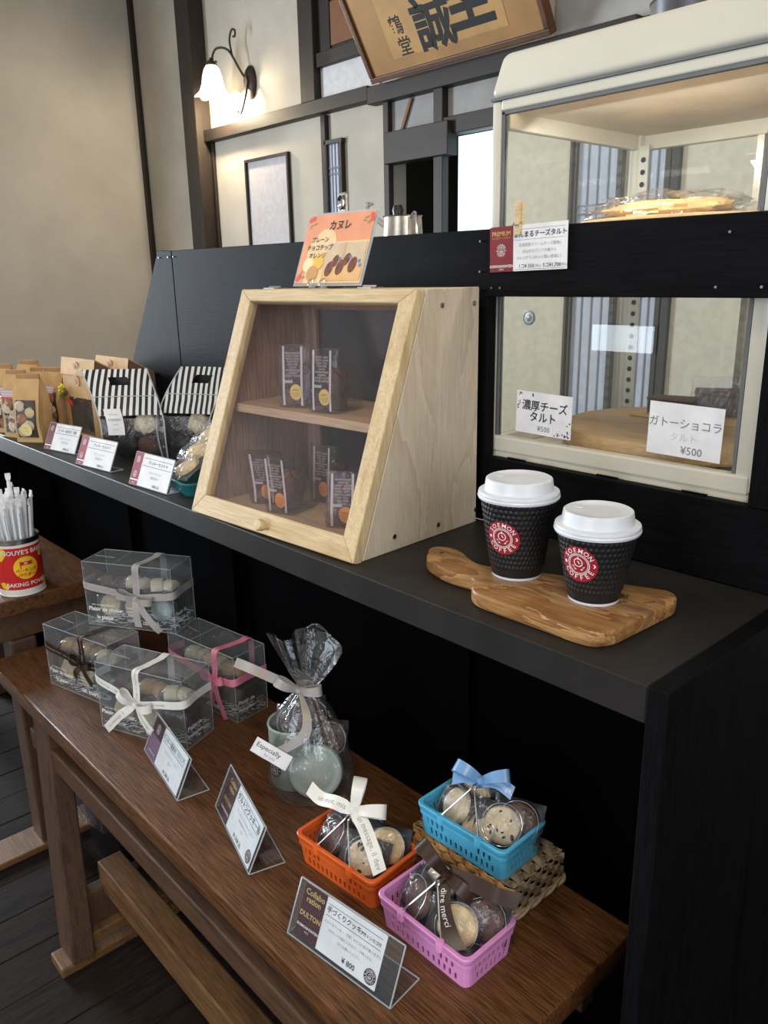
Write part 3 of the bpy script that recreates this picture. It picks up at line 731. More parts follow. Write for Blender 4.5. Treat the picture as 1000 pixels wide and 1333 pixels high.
def lump(sx, sy, sz, amp, seed, fq=3):
    rnd = V((seed * 3.1, seed * 1.7, seed * .9))
    from mathutils import noise
    def fn(u, v):
        th = 2 * math.pi * u; ph = math.pi * v
        d = V((math.cos(th) * math.sin(ph), math.sin(th) * math.sin(ph), -math.cos(ph)))
        k = 1 + amp * noise.noise(d * fq + rnd)
        return (d.x * sx * k, d.y * sy * k, sz + d.z * sz * k)
    return fn
mb = MB(); mb.grid(lump(.085, .035, .013, .35, 3, 2.5), 28, 14); mb.build('bread_loaf', BREAD, br_, smooth=True)
mb = MB(); mb.grid(lump(.105, .045, .017, .5, 5, 4), 36, 16); mb.build('clear_bag', CELLO, br_, smooth=True)
pot = thing('metal_pot', 'dark grey metal pot on top of the cream display case', 'pot', (-.20, .60, .6385))
pot.location = (-.27, .50, .6385)
mb = MB(); mb.lathe([(.0, 0), (.052, 0), (.060, .006), (.062, .05), (.064, .052), (.060, .052), (.057, .008), (.0, .006)], 40); mb.build('pot_body', GREYPOT, pot, smooth=True)
mb = MB(); mb.tube([(.06, .01, .03), (.085, .012, .034), (.085, -.012, .034), (.06, -.01, .03)], .003, 6); mb.build('handle', STEEL, pot)
# paper signs taped to the lower pane
def paper(name, label, xa, xb, za, zb_, y, tilt=0.0, group=None):
    M = Matrix.Translation((xa, y, za)) @ Matrix.Rotation(tilt, 4, 'Y') @ Matrix.Rotation(R(90), 4, 'X')
    t = thing(name, label, 'sign', mat=M, group=group)
    mb = MB(); mb.prism(rect(0, xb - xa, 0, zb_ - za), -.0006, 0); mb.build('sheet', WHITEP, t)
    return t, xb - xa, zb_ - za
t, w, h = paper('paper_price_sign', 'white printed cheese tart sign with dotted leaf border taped to the display glass', -.399, -.305, .139, .198, .3065, R(1.2))
letters(t, BLACKINK, [('濃厚チーズ', .0155, w * .52, h * .66, 'CENTER', .012), ('タルト', .0155, w * .50, h * .40, 'CENTER', .012)])
letters(t, PENCIL, [('¥500', .0105, w * .52, h * .14)])
ps = []; rnd = random.Random(4)
for k in range(34):
    if k < 17: cx, cy = rnd.choice([(rnd.uniform(.002, .03), h - rnd.uniform(.002, .006)), (rnd.uniform(.002, .007), h - rnd.uniform(.002, .026))])
    else: cx, cy = rnd.choice([(w - rnd.uniform(.002, .03), rnd.uniform(.002, .006)), (w - rnd.uniform(.002, .007), rnd.uniform(.002, .026))])
    ps.append(circ(rnd.uniform(.0006, .0014), 7, cx, cy))
flat(t, 'leaf_border', BLACKINK, ps[:17], .0004); flat(t, 'leaf_border', BLACKINK, ps[17:], .0004)
t, w, h = paper('paper_price_sign', 'white handwritten gateau chocolat sign taped to the display glass', -.191, -.096, .1385, .203, .3065, R(.8))
letters(t, PENCIL, [('ガトーショコラ', .0135, w * .5, h * .62), ('¥500', .0135, w * .62, h * .13)])
letters(t, plain('faint_pencil', (206, 206, 212), .7), [('タルト', .012, w * .5, h * .36)])

# ---- clipped price card on the rail with its clothes peg
M = Matrix.Translation((-.431, .2815, .3585)) @ Matrix.Rotation(R(-1.2), 4, 'Y') @ Matrix.Rotation(R(90), 4, 'X')
t = thing('price_card', 'white and wine red cheese tart price card pegged on the black rail', 'price card', mat=M)
w, h, rw = .126, .058, .040
mb = MB(); mb.prism(rect(0, w, 0, h), -.0008, 0); mb.build('card', WHITEP, t)
flat(t, 'red_panel', plain('wine_red_panel', (128, 24, 36), .5), [rect(0, rw, 0, h)], .0003)
letters(t, GOLDINK, [('PREMIUM', .0078, rw / 2, h * .84, 'CENTER', .02), ('まんまるチーズタルト', .0032, rw / 2, h * .745)], .0006)
logo(t, rw / 2, h * .47, .0095, REDINK, WHITEINK, .0006, bgdisc=False)
letters(t, WHITEINK, [('SOEMONHONTEN', .0048, rw / 2, h * .12, 'CENTER', .02), ('SINCE', .003, rw / 2, h * .05)], .0006)
letters(t, BLACKINK, [('まんまるチーズタルト', .0085, rw + .043, h * .78, 'CENTER', .015), ('1コ¥ 350', .0066, rw + .022, h * .10, 'CENTER', .005), ('5コ¥1,700', .0066, rw + .063, h * .10, 'CENTER', .005)], .0005)
letters(t, GREYINK, [('北海道産クリームチーズ使用♪', .0050, rw + .043, h * .56), ('ほんのりバニラの香りと', .0050, rw + .043, h * .42), ('メレンゲでふわっと軽い食感に！', .0050, rw + .043, h * .28), ('(税込)', .0036, rw + .041, h * .10), ('(税込)', .0036, rw + .082, h * .10)], .0005)
flat(t, 'rule_lines', BLACKINK, [rect(rw + .003, w - .003, h * .90, h * .905), rect(rw + .003, w - .003, h * .675, h * .68), rect(rw + .003, w - .003, h * .03, h * .036)], .0004)
pg = thing('clothes_peg', 'small wooden clothes peg holding the price card on the black rail', 'clothes peg', (-.3815, .2785, .405), 0)
mb = MB(); mb.hexa([(-.0042, -.004, 0), (.0042, -.004, 0), (.0042, .001, 0), (-.0042, .001, 0)], [(-.0036, -.0055, .041), (.0036, -.0055, .041), (.0036, -.001, .041), (-.0036, -.001, .041)]); mb.build('peg_arm', PINE, pg, bevel=.0008)
mb = MB(); mb.hexa([(-.0042, .0022, .0135), (.0042, .0022, .0135), (.0042, .0062, .0135), (-.0042, .0062, .0135)], [(-.0036, .003, .041), (.0036, .003, .041), (.0036, .0066, .041), (-.0036, .0066, .041)]); mb.build('peg_arm', PINE, pg)
mb = MB(); mb.tube([(-.005, -.006, .012), (.005, -.006, .012), (.0055, -.002, .016), (.0052, .003, .018), (-.0052, .003, .018), (-.0055, -.002, .016)], .0007, 6, closed=True); mb.build('spring', STEEL, pg)

# ---- steel things behind the board
sp = thing('milk_pitcher', 'brushed steel pitcher with wire handle behind the canele sign', 'pitcher', (-.79, .46, .37), R(-20))
mb = MB(); mb.lathe([(0, 0), (.034, 0), (.038, .004), (.036, .06), (.034, .088), (.036, .090), (.032, .088), (.033, .006), (0, .004)], 32); mb.build('pitcher_body', STEEL, sp, smooth=True)
mb = MB(); mb.tube(spline([(.033, 0, .085), (.05, 0, .093), (.058, 0, .085), (.062, 0, .05), (.05, 0, .02), (.034, 0, .02)], 6), .0022, 6); mb.build('handle', CHROME, sp, smooth=True)
mb = MB(); mb.M = Matrix.Translation((-.02, 0, .09)); mb.lathe([(.009, 0), (.011, .012), (.008, .02), (0, .021)], 16); mb.build('lid_knob', BLACKPL, sp, smooth=True)
for dz in (0, .008):
    mb = MB(); mb.tube([(-.035, -.02, .072 + dz), (-.085, -.03, .096 + dz), (-.10, -.03, .112 + dz), (-.09, -.02, .118)], .0022, 6); mb.build('wire_arm', CHROME, sp, smooth=True)
sh = thing('steel_bracket', 'small steel bracket with a round hollow standing up behind the black board', 'bracket', (-.944, .45, .37))
mb = MB(); mb.box(-.012, .014, -.004, .004, 0, .142); mb.build('bracket_plate', STEEL, sh, bevel=.003)
mb = MB(); mb.M = Matrix.Translation((.001, -.0045, .124)) @ Matrix.Rotation(R(90), 4, 'X') @ Matrix.Diagonal((1, 1.5, 1, 1)); mb.lathe([(.0085, 0), (.0095, .003), (.008, .004), (.004, -.001), (0, -.001)], 20); mb.build('round_hollow', CHROME, sh, smooth=True)

# ================================================================ WOODEN SHOWCASE on the counter
CA = R(3.2); CW, CD, CH, CT = .375, .256, .340, .128
CM = Matrix.Translation((-.8015, -.0045, 0)) @ Matrix.Rotation(CA, 4, 'Z')
cs = thing('wooden_showcase', 'pale wooden slant-front showcase with glass door on the black counter', 'showcase', mat=CM)
DT = .017                                   # door thickness, the sides start behind it
sl = (CD - CT) / CH                         # setback per metre of height
cs_s = math.sqrt(1 + sl * sl)
def yf(z): return .0 + sl * z               # front face of the door at height z
dy = DT * cs_s
for xa in (0, CW - .014):
    mb = MB(); mb.prism([(yf(0) + dy, 0), (CD, 0), (CD, CH), (yf(CH) + dy, CH)], xa, xa + .014, 0)
    mb.build('side_panel', PAULOW if xa else INNERW, cs, bevel=.0012, seg=1)
mb = MB(); mb.box(.0142, CW - .0142, yf(.0) + dy + .002, CD - .001, 0, .012); mb.build('bottom_panel', PINE, cs)
mb = MB(); mb.box(.0142, CW - .0142, yf(CH) + dy - .004, CD - .001, CH - .013, CH - .0003); mb.build('top_panel', PINE, cs, bevel=.001, seg=1)
mb = MB(); mb.box(.0142, CW - .0142, yf(.165) + dy + .006, CD - .022, .153, .166); mb.build('shelf', PINE, cs, bevel=.001, seg=1)
for (a, b, c, d) in ((.0142, CW - .0142, .012, .035), (.0142, CW - .0142, CH - .034, CH - .0132), (.0142, .048, .035, CH - .034), (CW - .075, CW - .0142, .035, CH - .034)):
    mb = MB(); mb.box(a, b, CD - .020, CD - .004, c, d); mb.build('back_frame_rail', INNERW, cs, bevel=.001, seg=1)
mb = MB(); mb.box(.048, CW - .075, CD - .013, CD - .010, .035, CH - .034); mb.build('back_pane', GLASS, cs)
for (u, v) in ((.03, .318), (.112, .318), (.06, .02), (.15, .016), (.235, .02)):
    y = (yf(CH) + dy + u) if v > .2 else (yf(0) + dy + u)
    mb = MB(); mb.M = Matrix.Translation((CW, y if v < .2 else min(y, CD - .012), v)) @ Matrix.Rotation(R(90), 4, 'Y'); mb.lathe([(.0036, 0), (.0034, .0012), (.0012, .0008), (0, .0008)], 12); mb.build('screw', SCREWM, cs)
# door, built in its own slanted plane
dn = math.atan(sl)
DM = Matrix.Translation((0, 0, .0025)) @ Matrix(((1, 0, 0, 0), (0, math.sin(dn), -math.cos(dn), 0), (0, math.cos(dn), math.sin(dn), 0), (0, 0, 0, 1)))
DH = CH * cs_s - .002
door = thing('showcase_door', None, None); del_ = door
bpy.data.objects.remove(door)
fl, ft, fb = .028, .019, .031
mb = MB(); mb.M = DM
iz0, iz1 = -DT, 0
def dprism(name, pts, mat):
    mb = MB(); mb.M = DM; mb.prism(pts, iz0, iz1); return mb.build(name, mat, cs, bevel=.0012, seg=1)
W = CW
d_l = dprism('door_stile', [(0, 0), (fl, fb), (fl, DH - ft), (0, DH)], PINEV)
d_r = dprism('door_stile', [(W - fl, fb), (W, 0), (W, DH), (W - fl, DH - ft)], PINEV)
d_b = dprism('door_rail', [(0, 0), (W, 0), (W - fl, fb), (fl, fb)], PINE)
d_t = dprism('door_rail', [(fl, DH - ft), (W - fl, DH - ft), (W, DH), (0, DH)], PINE)
mb = MB(); mb.M = DM; mb.prism(rect(fl - .004, W - fl + .004, fb - .004, DH - ft + .004), -.010, -.0075); mb.build('door_pane', CASEGL, cs)
mb = MB(); mb.M = DM @ Matrix.Translation((W * .515, fb * .42, 0)); mb.lathe([(.0055, 0), (.006, .004), (.0085, .010), (.0088, .016), (.0075, .019), (0, .0195)], 24); mb.build('door_knob', PINE, d_b, smooth=True)
for x in (.052, .262):
    mb = MB(); mb.box(x, x + .026, yf(CH) + .002, yf(CH) + .028, CH + .0008, CH + .0024); h = mb.build('hinge', CHROME, cs)
    mb = MB(); mb.tube([(x, yf(CH) + .014, CH + .003), (x + .026, yf(CH) + .014, CH + .003)], .002, 8); mb.build('hinge_pin', CHROME, h)

# ---- muffin bags
def muffin_bag(st, lab, h=.095, w=.052, d=.062, lean=.012):
    t = thing('muffin_bag', lab, 'muffin', group='muffins in clear bags in the showcase')
    mb = MB()
    def body(u, v):
        a = 2 * math.pi * u; r = (.85 + .15 * math.cos(a * 9)) if .28 < v < .4 else 1
        prof = [(.0, .0), (.017, .001), (.021, .018), (.026, .034), (.0265, .04), (.021, .05), (.010, .056), (0, .057)]
        k = v * (len(prof) - 1); i = min(int(k), len(prof) - 2); f = k - i
        rr = prof[i][0] * (1 - f) + prof[i + 1][0] * f; z = prof[i][1] * (1 - f) + prof[i + 1][1] * f
        return (rr * math.cos(a) * .88, rr * math.sin(a), z + .003 + (.004 * math.sin(5 * a) if v > .7 else 0))
    mb.grid(body, 24, 14); mb.build('muffin', MUFFIN, t, smooth=True)
    def top(u, v):
        a = 2 * math.pi * u; r = .0245 * v
        return (r * math.cos(a) * .88, r * math.sin(a), .0605 - .020 * v * v + .0025 * math.sin(4 * a + 1) * v)
    mb = MB(); mb.grid(top, 20, 6); mb.build('muffin_crust', CRUST, t, smooth=True)
    # bag: upright front sheet, sides folding to a ridge along the top of the front
    def q(z):
        f = z / h
        yb = d / 2 * (1 if f < .42 else max(.0, 1 - (f - .42) / .58)) - (d / 2) * max(0, (f - .42) / .58) * .86
        yfz = -d / 2 + lean * max(0, f - .3) * .6
        wx = w / 2 * (1 + .05 * math.sin(f * 7))
        if yb < yfz + .002: yb = yfz + .002
        return wx, yfz, yb
    loops = []
    for k in range(9):
        z = .001 + h * k / 8; wx, ya, yb = q(h * k / 8)
        loops.append([(-wx, ya, z), (-wx * .5, ya - .0015, z), (wx * .5, ya - .0015, z), (wx, ya, z), (wx * 1.02, (ya + yb) / 2, z), (wx * .98, yb, z), (0, yb + .001, z), (-wx * .98, yb, z), (-wx * 1.02, (ya + yb) / 2, z)])
    mb = MB(); mb.loft(loops, True, True); mb.build('clear_bag', SMOKEF, t, smooth=False)
    def fp(x, z, o=.0022):
        wx, ya, yb = q(z); return (x, ya - o, z)
    mb = MB()
    for xs in (-.0165, .0135):
        mb.grid(lambda u, v, xs=xs: fp(xs + .0018 * (u - .5) * 2, .004 + v * (h - .006)), 1, 8)
    mb.build('white_stripes', plain('bag_white_stripe', (214, 208, 204), .4) if 'bag_white_stripe' not in MATS else MATS['bag_white_stripe'], t)
    wf = lambda x, y, z: fp(x, y, .0022 + z)
    it = []
    rl = random.Random(len(lab))
    words = ['MUFFIN', 'SWEET TASTE', 'FRESH BAKED', 'EVERY DAY', 'WITH LOVE', 'FOR YOU', 'TEA TIME', 'GOOD', 'HANDMADE']
    for k in range(9): it.append((words[(k + len(lab)) % 9], .0042, -.001, h * .87 - k * .0042, 'CENTER', .0))
    it += [('ooo', .008, -.008, h * .43, 'CENTER', .05)]
    letters(t, MATS['bag_white_stripe'], it, .0003, wf)
    pts = [(x + .004, y + h * .26) for x, y in circ(.0098, 60, 0, 0, .0118, .0005, 16)]
    flat(t, 'oval_sticker', st, [pts], .0008, wf)
    letters(t, plain('sticker_ink', (150, 112, 60), .6) if 'sticker_ink' not in MATS else MATS['sticker_ink'],
            [('plain' if st is YELLOWST else 'orange', .005, .004, h * .30), ('brown sugar', .0026, .004, h * .25), ('cocoa butter', .0026, .004, h * .22), ('soy milk', .0026, .004, h * .19)], .0012, wf)
    return t
def incase(o, x, y, z, rz, rx=0):
    o.location = CM @ V((x, y, z)); o.rotation_euler = (rx, 0, CA + rz)
m1 = muffin_bag(YELLOWST, 'left muffin bag with pale yellow oval label on the showcase shelf', .094)
m2 = muffin_bag(YELLOWST, 'right muffin bag with pale yellow oval label on the showcase shelf', .092)
m3 = muffin_bag(ORANGEST, 'leftmost orange-label muffin bag on the showcase floor', .086, lean=-.03)
m4 = muffin_bag(ORANGEST, 'shiny orange-label muffin bag in front of the dark one on the showcase floor', .088, lean=-.012)
m5 = muffin_bag(ORANGEST, 'dark muffin bag standing at the back of the showcase floor', .092)
m6 = muffin_bag(ORANGEST, 'orange-label muffin bag right of the shadowed gap on the showcase floor', .080, lean=.03)
m7 = muffin_bag(ORANGEST, 'rightmost muffin bag half hidden by the door stile on the showcase floor', .080, lean=.03)
incase(m1, .125, .140, .1665, R(24)); incase(m2, .205, .135, .1665, R(12))
incase(m3, .078, .106, .0125, R(30)); incase(m4, .145, .090, .0125, R(14)); incase(m5, .152, .175, .0125, R(8))
incase(m6, .262, .100, .0125, R(34)); incase(m7, .322, .112, .0125, R(28))

# ---- canele sign with its chrome clip stand on the showcase
an = R(8)
lean = math.atan2(.0389, .098)
PMt = Matrix.Translation((-.739, .176, .3475)) @ Matrix.Rotation(R(3.2), 4, 'Z') @ Matrix(((1, 0, 0, 0), (0, math.sin(lean), -math.cos(lean), 0), (0, math.cos(lean), math.sin(lean), 0), (0, 0, 0, 1)))
pc = thing('canele_sign', 'peach canele sign in a clear sleeve on a chrome stand', 'sign', mat=PMt)
w, h = .146, .108
mb = MB(); mb.prism(rect(-.004, w + .004, -.004, h + .004), -.0018, 0); mb.build('clear_sleeve', ACRYLE, pc, bevel=.0008)
mb = MB(); mb.prism(rect(0, w, 0, h), .0004, .0010); mb.build('card', SAND, pc)
zz = .0013
def wav(x0, x1, y0, y1): return [(x0, y0), (x1, y0), (x1, y1), (x0, y1)]
flat(pc, 'peach_band', PEACH, [rect(0, w, h * .60, h), rect(0, w * .30, h * .40, h * .60), rect(0, w * .12, 0, h * .40)], zz)
flat(pc, 'sand_cloud', SAND, [circ(.026, 24, w * .34, h * .55), circ(.024, 24, w * .26, h * .46), circ(.02, 20, w * .4, h * .45)], zz + .0002)
flat(pc, 'photo_print', BEIGEPH, [rect(w * .40, w * .985, h * .10, h * .57)], zz + .0004)
flat(pc, 'photo_table', plain('photo_table', (226, 180, 118), .5), [[(w * .40, h * .03), (w * .985, h * .03), (w * .985, h * .26), (w * .40, h * .20)]], zz + .0005)
flat(pc, 'photo_curtain', plain('photo_curtain', (196, 170, 138), .5), [rect(w * .66, w * .69, h * .30, h * .57)], zz + .0005)
can = []
for (cx, cy, rr) in ((.50, .20, 1), (.66, .22, 1), (.84, .25, 1), (.57, .31, .8), (.74, .33, .8)):
    can.append([(w * cx + .0085 * rr * math.cos(a) + .002 * math.sin(a), h * cy + .012 * rr * math.sin(a)) for a in [2 * math.pi * i / 18 for i in range(18)]])
flat(pc, 'canele_print', CANELE, can, zz + .0006)
flat(pc, 'berry_print', BLUEP, [circ(.003, 12, w * x, h * y) for x, y in ((.635, .34), (.79, .36), (.93, .30), (.95, .24))], zz + .0007)
flat(pc, 'tag_print_pale', plain('tag_pale', (240, 226, 178), .5), [circ(.012, 40, w * .16, h * .27, None, .0006, 14)], zz + .0007)
flat(pc, 'tag_print_yellow', plain('tag_yellow', (240, 192, 84), .5), [circ(.012, 40, w * .31, h * .31, None, .0006, 14)], zz + .0008)
flat(pc, 'tag_print_tan', plain('tag_tan', (206, 152, 86), .5), [circ(.0125, 40, w * .25, h * .14, None, .0006, 14)], zz + .0009)
lf = []
for (cx, cy, a0) in ((.05, .82, 60), (.10, .86, 30), (.90, .92, 200), (.94, .86, 240), (.88, .86, 160), (.07, .14, 70), (.10, .08, 20)):
    a = R(a0); lf.append([(w * cx + .007 * math.cos(a + t) * (1 if abs(t) < .1 else .45), h * cy + .007 * math.sin(a + t) * (1 if abs(t) < .1 else .45)) for t in (0, .6, 3.14, -.6)])
flat(pc, 'leaf_print', LEAFP, lf, zz + .0006)
flat(pc, 'petal_print', plain('petal_red', (226, 96, 90), .5), [circ(.004, 10, w * x, h * y) for x, y in ((.03, .93), (.07, .95), (.96, .94), (.975, .88), (.03, .06), (.05, .10))], zz + .0006)
letters(pc, BLACKINK, [('カヌレ', .0165, w * .52, h * .82, 'CENTER', .015), ('プレーン', .0098, w * .26, h * .625, 'CENTER', .01), ('チョコチップ', .0098, w * .28, h * .51, 'CENTER', .01), ('オレンジ', .0098, w * .27, h * .395, 'CENTER', .01)], zz + .001)
stn = thing('sign_clip_stand', 'chrome wire clip stand holding the canele sign on the showcase', 'sign stand', mat=CM @ Matrix.Translation((.135, .18, CH)))
for x in (-.013, .013):
    mb = MB(); mb.tube(spline([(x, .03, .0016), (x, 0, .0018), (x, -.018, .0035), (x, -.0165, .011), (x, -.009, .014), (x, -.008, .010)], 5), .0014, 6); mb.build('wire_hook', CHROME, stn, smooth=True)
mb = MB(); mb.box(-.018, .018, -.006, .030, 0, .0012); mb.build('base_plate', CHROME, stn)
mb = MB(); mb.tube([(-.013, .03, .0016), (-.013, .072, .100), (.013, .072, .100), (.013, .03, .0016)], .0013, 6); mb.build('back_wire', CHROME, stn)

# ================================================================ CUTTING BOARD AND CUPS
ol = [(-.361, .088), (-.370, .100), (-.366, .114), (-.350, .121), (-.330, .118), (-.305, .106), (-.285, .100), (-.262, .106), (-.225, .124), (-.17, .148), (-.118, .168),
      (-.085, .180), (-.070, .176), (-.062, .160), (-.062, .130), (-.064, .075), (-.066, .050), (-.076, .032), (-.096, .026), (-.150, .026), (-.205, .025), (-.230, .028), (-.245, .040), (-.252, .052), (-.262, .058), (-.285, .056), (-.310, .058), (-.345, .070)]
ol = [(p.x, p.y) for p in spline([(*p, 0) for p in ol + [ol[0]]], 4)[:-1]]
cb = thing('cutting_board', 'olive wood cutting board with a round handle under the two cups', 'cutting board', (-.21, .1, 0))
mb = MB(); mb.M = Matrix.Translation((.21, -.1, 0)); mb.prism(ol, .0004, .0178); mb.build('board', ACACIA, cb, bevel=.003, seg=3, smooth=True)
mb = MB(); mb.M = Matrix.Translation((.21 - .345, -.1 + .096, .0179)); mb.lathe([(.0026, 0), (.0026, .0003)], 14, False, True); mb.build('hanging_hole', BLACKPL, cb)
letters(cb, plain('burnt_mark', (60, 38, 22), .7), [('❀', .02, .102, .03, 'CENTER', 0, R(40)), ('olive', .011, .108, .012, 'CENTER', 0, R(60)), ('wood', .006, .132, .035, 'CENTER', 0, R(60))], .0181)

def cup(loc, rz, h, rb, rt, label):
    t = thing('coffee_cup', label, 'cup', loc, rz, 'paper cups on the cutting board')
    lid_h = .021; hb = h - lid_h + .004
    n, m = 308, int(hb / .0009)
    def rad(z): return rb + (rt - rb) * z / hb
    def fn(u, v):
        a = 2 * math.pi * u; z = .003 + (hb - .003) * v; r = rad(z)
        e = 0
        if .012 < z < hb - .006:
            px = u * 44; row = z / .0062; k = int(row); fx = (px + (.5 if k % 2 else 0)) % 1; fz = row - k
            dx = abs(fx - .5) * 2; dz = abs(fz - .5) * 2
            e = .0012 * max(0, 1 - max(dx, dz * .8 + dx * .4))
        return (r * math.cos(a) + e * math.cos(a), r * math.sin(a) + e * math.sin(a), z)
    mb = MB(); mb.grid(fn, n, m); mb.build('cup_sleeve', CUPBLK, t, smooth=True)
    mb = MB(); mb.lathe([(0, .0025), (rb - .004, .0025), (rb - .003, 0), (rb, 0), (rb + .0002, .0032)], 48); mb.build('cup_base', LIDW, t, smooth=True)
    z0 = hb - .007; r = rt
    mb = MB(); mb.lathe([(r - .001, z0), (r + .0022, z0 + .0005), (r + .0030, z0 + .003), (r + .0020, z0 + .0045), (r + .0026, z0 + .0060), (r + .0018, z0 + .0085), (r - .0012, z0 + .0090),
                         (r - .0045, z0 + .0098), (r - .0058, z0 + .0200), (r - .0064, z0 + .0225), (r - .0080, z0 + .0235), (r - .0105, z0 + .0228), (r - .0125, z0 + .0212), (r * .3, z0 + .0208), (0, z0 + .0208)], 72)
    lid = mb.build('cup_lid', LIDW, t, smooth=True)
    mb = MB(); mb.M = Matrix.Translation((0, 0, z0 + .0212))
    mb.prism([(x * .007 - (r - .019), y * .005) for x, y in circ(1, 20)], 0, .0016); mb.build('sip_tab', LIDW, lid, bevel=.0006)
    letters(lid, plain('lid_emboss', (218, 218, 222), .4) if 'lid_emboss' not in MATS else MATS['lid_emboss'], ring('CAUTION CONTENTS HOT', r * .5, .0035, 160, 20, 0, 0), z0 + .0211)
    def warp(x, y, z):
        zz = hb * (.53 if h > .11 else .58) + y; rr = rad(zz) + .0011 + z; a = -math.pi / 2 + x / rad(zz)
        return (rr * math.cos(a), rr * math.sin(a), zz)
    logo(t, 0, 0, .0202, REDINK, WHITEINK, .0, warp)
    return t
# the logo sits on local -Y; each cup is turned so that it shows at the left of the cup
cup((-.234, .107, .0180), R(11), .1165, .0290, .0440, 'larger black paper cup with white lid at the back of the cutting board')
cup((-.128, .106, .0180), R(5), .1000, .0270, .0425, 'smaller black paper cup with white lid at the front of the cutting board')

# ================================================================ PRICE CARDS in acrylic stands
def lean_matrix(x, y, z, rz, lean):
    return Matrix.Translation((x, y, z)) @ Matrix.Rotation(rz, 4, 'Z') @ Matrix(((1, 0, 0, 0), (0, math.sin(lean), -math.cos(lean), 0), (0, math.cos(lean), math.sin(lean), 0), (0, 0, 0, 1)))
def price_stand(name, label, x, y, z, rz, w, h, lean, band, bw, card, group, foot=.05, cover=True):
    """L-shaped acrylic stand: leaning front sleeve, foot going back; card = (x0,x1,y0,y1) inside the sleeve"""
    t = thing(name, label, 'price card', mat=lean_matrix(x, y, z + .0016, rz, lean), group=group)
    mb = MB(); mb.prism(rect(0, w, 0, h), -.0016, 0); mb.build('acrylic_back', ACRYL, t)
    if cover:
        mb = MB(); mb.prism(rect(0, w, 0, h), .0018, .0026); mb.build('acrylic_front', ACRYL, t)
    mb = MB()
    for (a, b) in (((0, 0), (w, 0)), ((w, 0), (w, h)), ((w, h), (0, h)), ((0, h), (0, 0))):
        mb.tube([(a[0], a[1], .0005), (b[0], b[1], .0005)], .0010, 6)
    mb.build('acrylic_edge', ACRYLE, t)
    # foot, in the horizontal plane behind the sleeve
    fd = (0, math.sin(lean), -math.cos(lean))          # world +y (backwards) expressed in local axes
    def L(px, back, up):                                # local coordinates of a point 'back' metres behind the bottom edge
        return (px, math.sin(lean) * back + math.cos(lean) * up, -math.cos(lean) * back + math.sin(lean) * up)
    mb = MB(); mb.hexa([L(0, 0, -.0015), L(w, 0, -.0015), L(w, foot, -.0015), L(0, foot, -.0015)], [L(0, 0, 0), L(w, 0, 0), L(w, foot, 0), L(0, foot, 0)]); mb.build('acrylic_foot', ACRYL, t)
    mb = MB()
    for (p, q) in ((L(0, 0, -.0006), L(0, foot, -.0006)), (L(0, foot, -.0006), L(w, foot, -.0006)), (L(w, foot, -.0006), L(w, 0, -.0006))): mb.tube([p, q], .0009, 6)
    mb.build('foot_edge', ACRYLE, t)
    x0, x1, y0, y1 = card
    mb = MB(); mb.prism(rect(x0, x1, y0, y1), .0002, .0010); mb.build('card', WHITEP, t)
    flat(t, 'colour_band', band, [rect(x0, x0 + bw, y0, y1)], .0012)
    return t, x0, x1, y0, y1
def small_card(x, y, rz, w, h, lean, band, title, label, nlogo, price):
    t, x0, x1, y0, y1 = price_stand('price_card', label, x, y, 0, rz, w, h, lean, band, w * .20, (.001, w - .001, .0, h), 'price cards along the counter edge', .028, False)
    bx = x0 + w * .10
    for k in range(nlogo): logo(t, bx, y1 - h * (.22 if k == 0 else .68), h * .12, band, WHITEINK, .0014, bgdisc=False)
    flat(t, 'white_rule', WHITEINK, [rect(x0, x0 + w * .20, y0 + h * .135, y0 + h * .17)], .0014)
    letters(t, WHITEINK, [('SINCE', .0032, bx, y0 + h * .06)], .0014)
    cx = x0 + w * .61
    flat(t, 'rule_lines', BLACKINK, [rect(x0 + w * .24, x1 - w * .03, y0 + h * .86, y0 + h * .872), rect(x0 + w * .24, x1 - w * .03, y0 + h * .63, y0 + h * .642)], .0013)
    letters(t, BLACKINK, [(title, .0078, cx, y0 + h * .745, 'CENTER', .01), (price, .0068, cx + w * .08, y0 + h * .09, 'CENTER', .01)], .0013)
    letters(t, GREYINK, [('手づくりクッキー', .0052, cx, y0 + h * .46), ('詰め合わせ', .0052, cx, y0 + h * .32)], .0013)
small_card(-1.497, .020, R(10), .121, .060, R(25), MAROON, 'クッキー詰合せ（袋）', 'price card with dark maroon band before the kraft string box', 1, '¥980 込')
small_card(-1.288, .007, R(7), .128, .059, R(24), PINKRED, 'クッキーセット 7', 'price card with rose band before the gap between kraft box and striped bag', 2, '¥700 込')
small_card(-1.050, .009, R(4.4), .125, .060, R(23), PINKRED, 'クッキーセット 4', 'price card with rose band before the teal tray', 2, '¥450 込')
def bench_card(x, y, rz, lean, label, band, w, h, card, bw, fn):
    t, x0, x1, y0, y1 = price_stand('price_card', label, x, y, -.4, rz, w, h, lean, band, bw, card, 'price cards on the brown bench', .05)
    fn(t, x0, x1, y0, y1, bw)
LEAN = R(24.5)
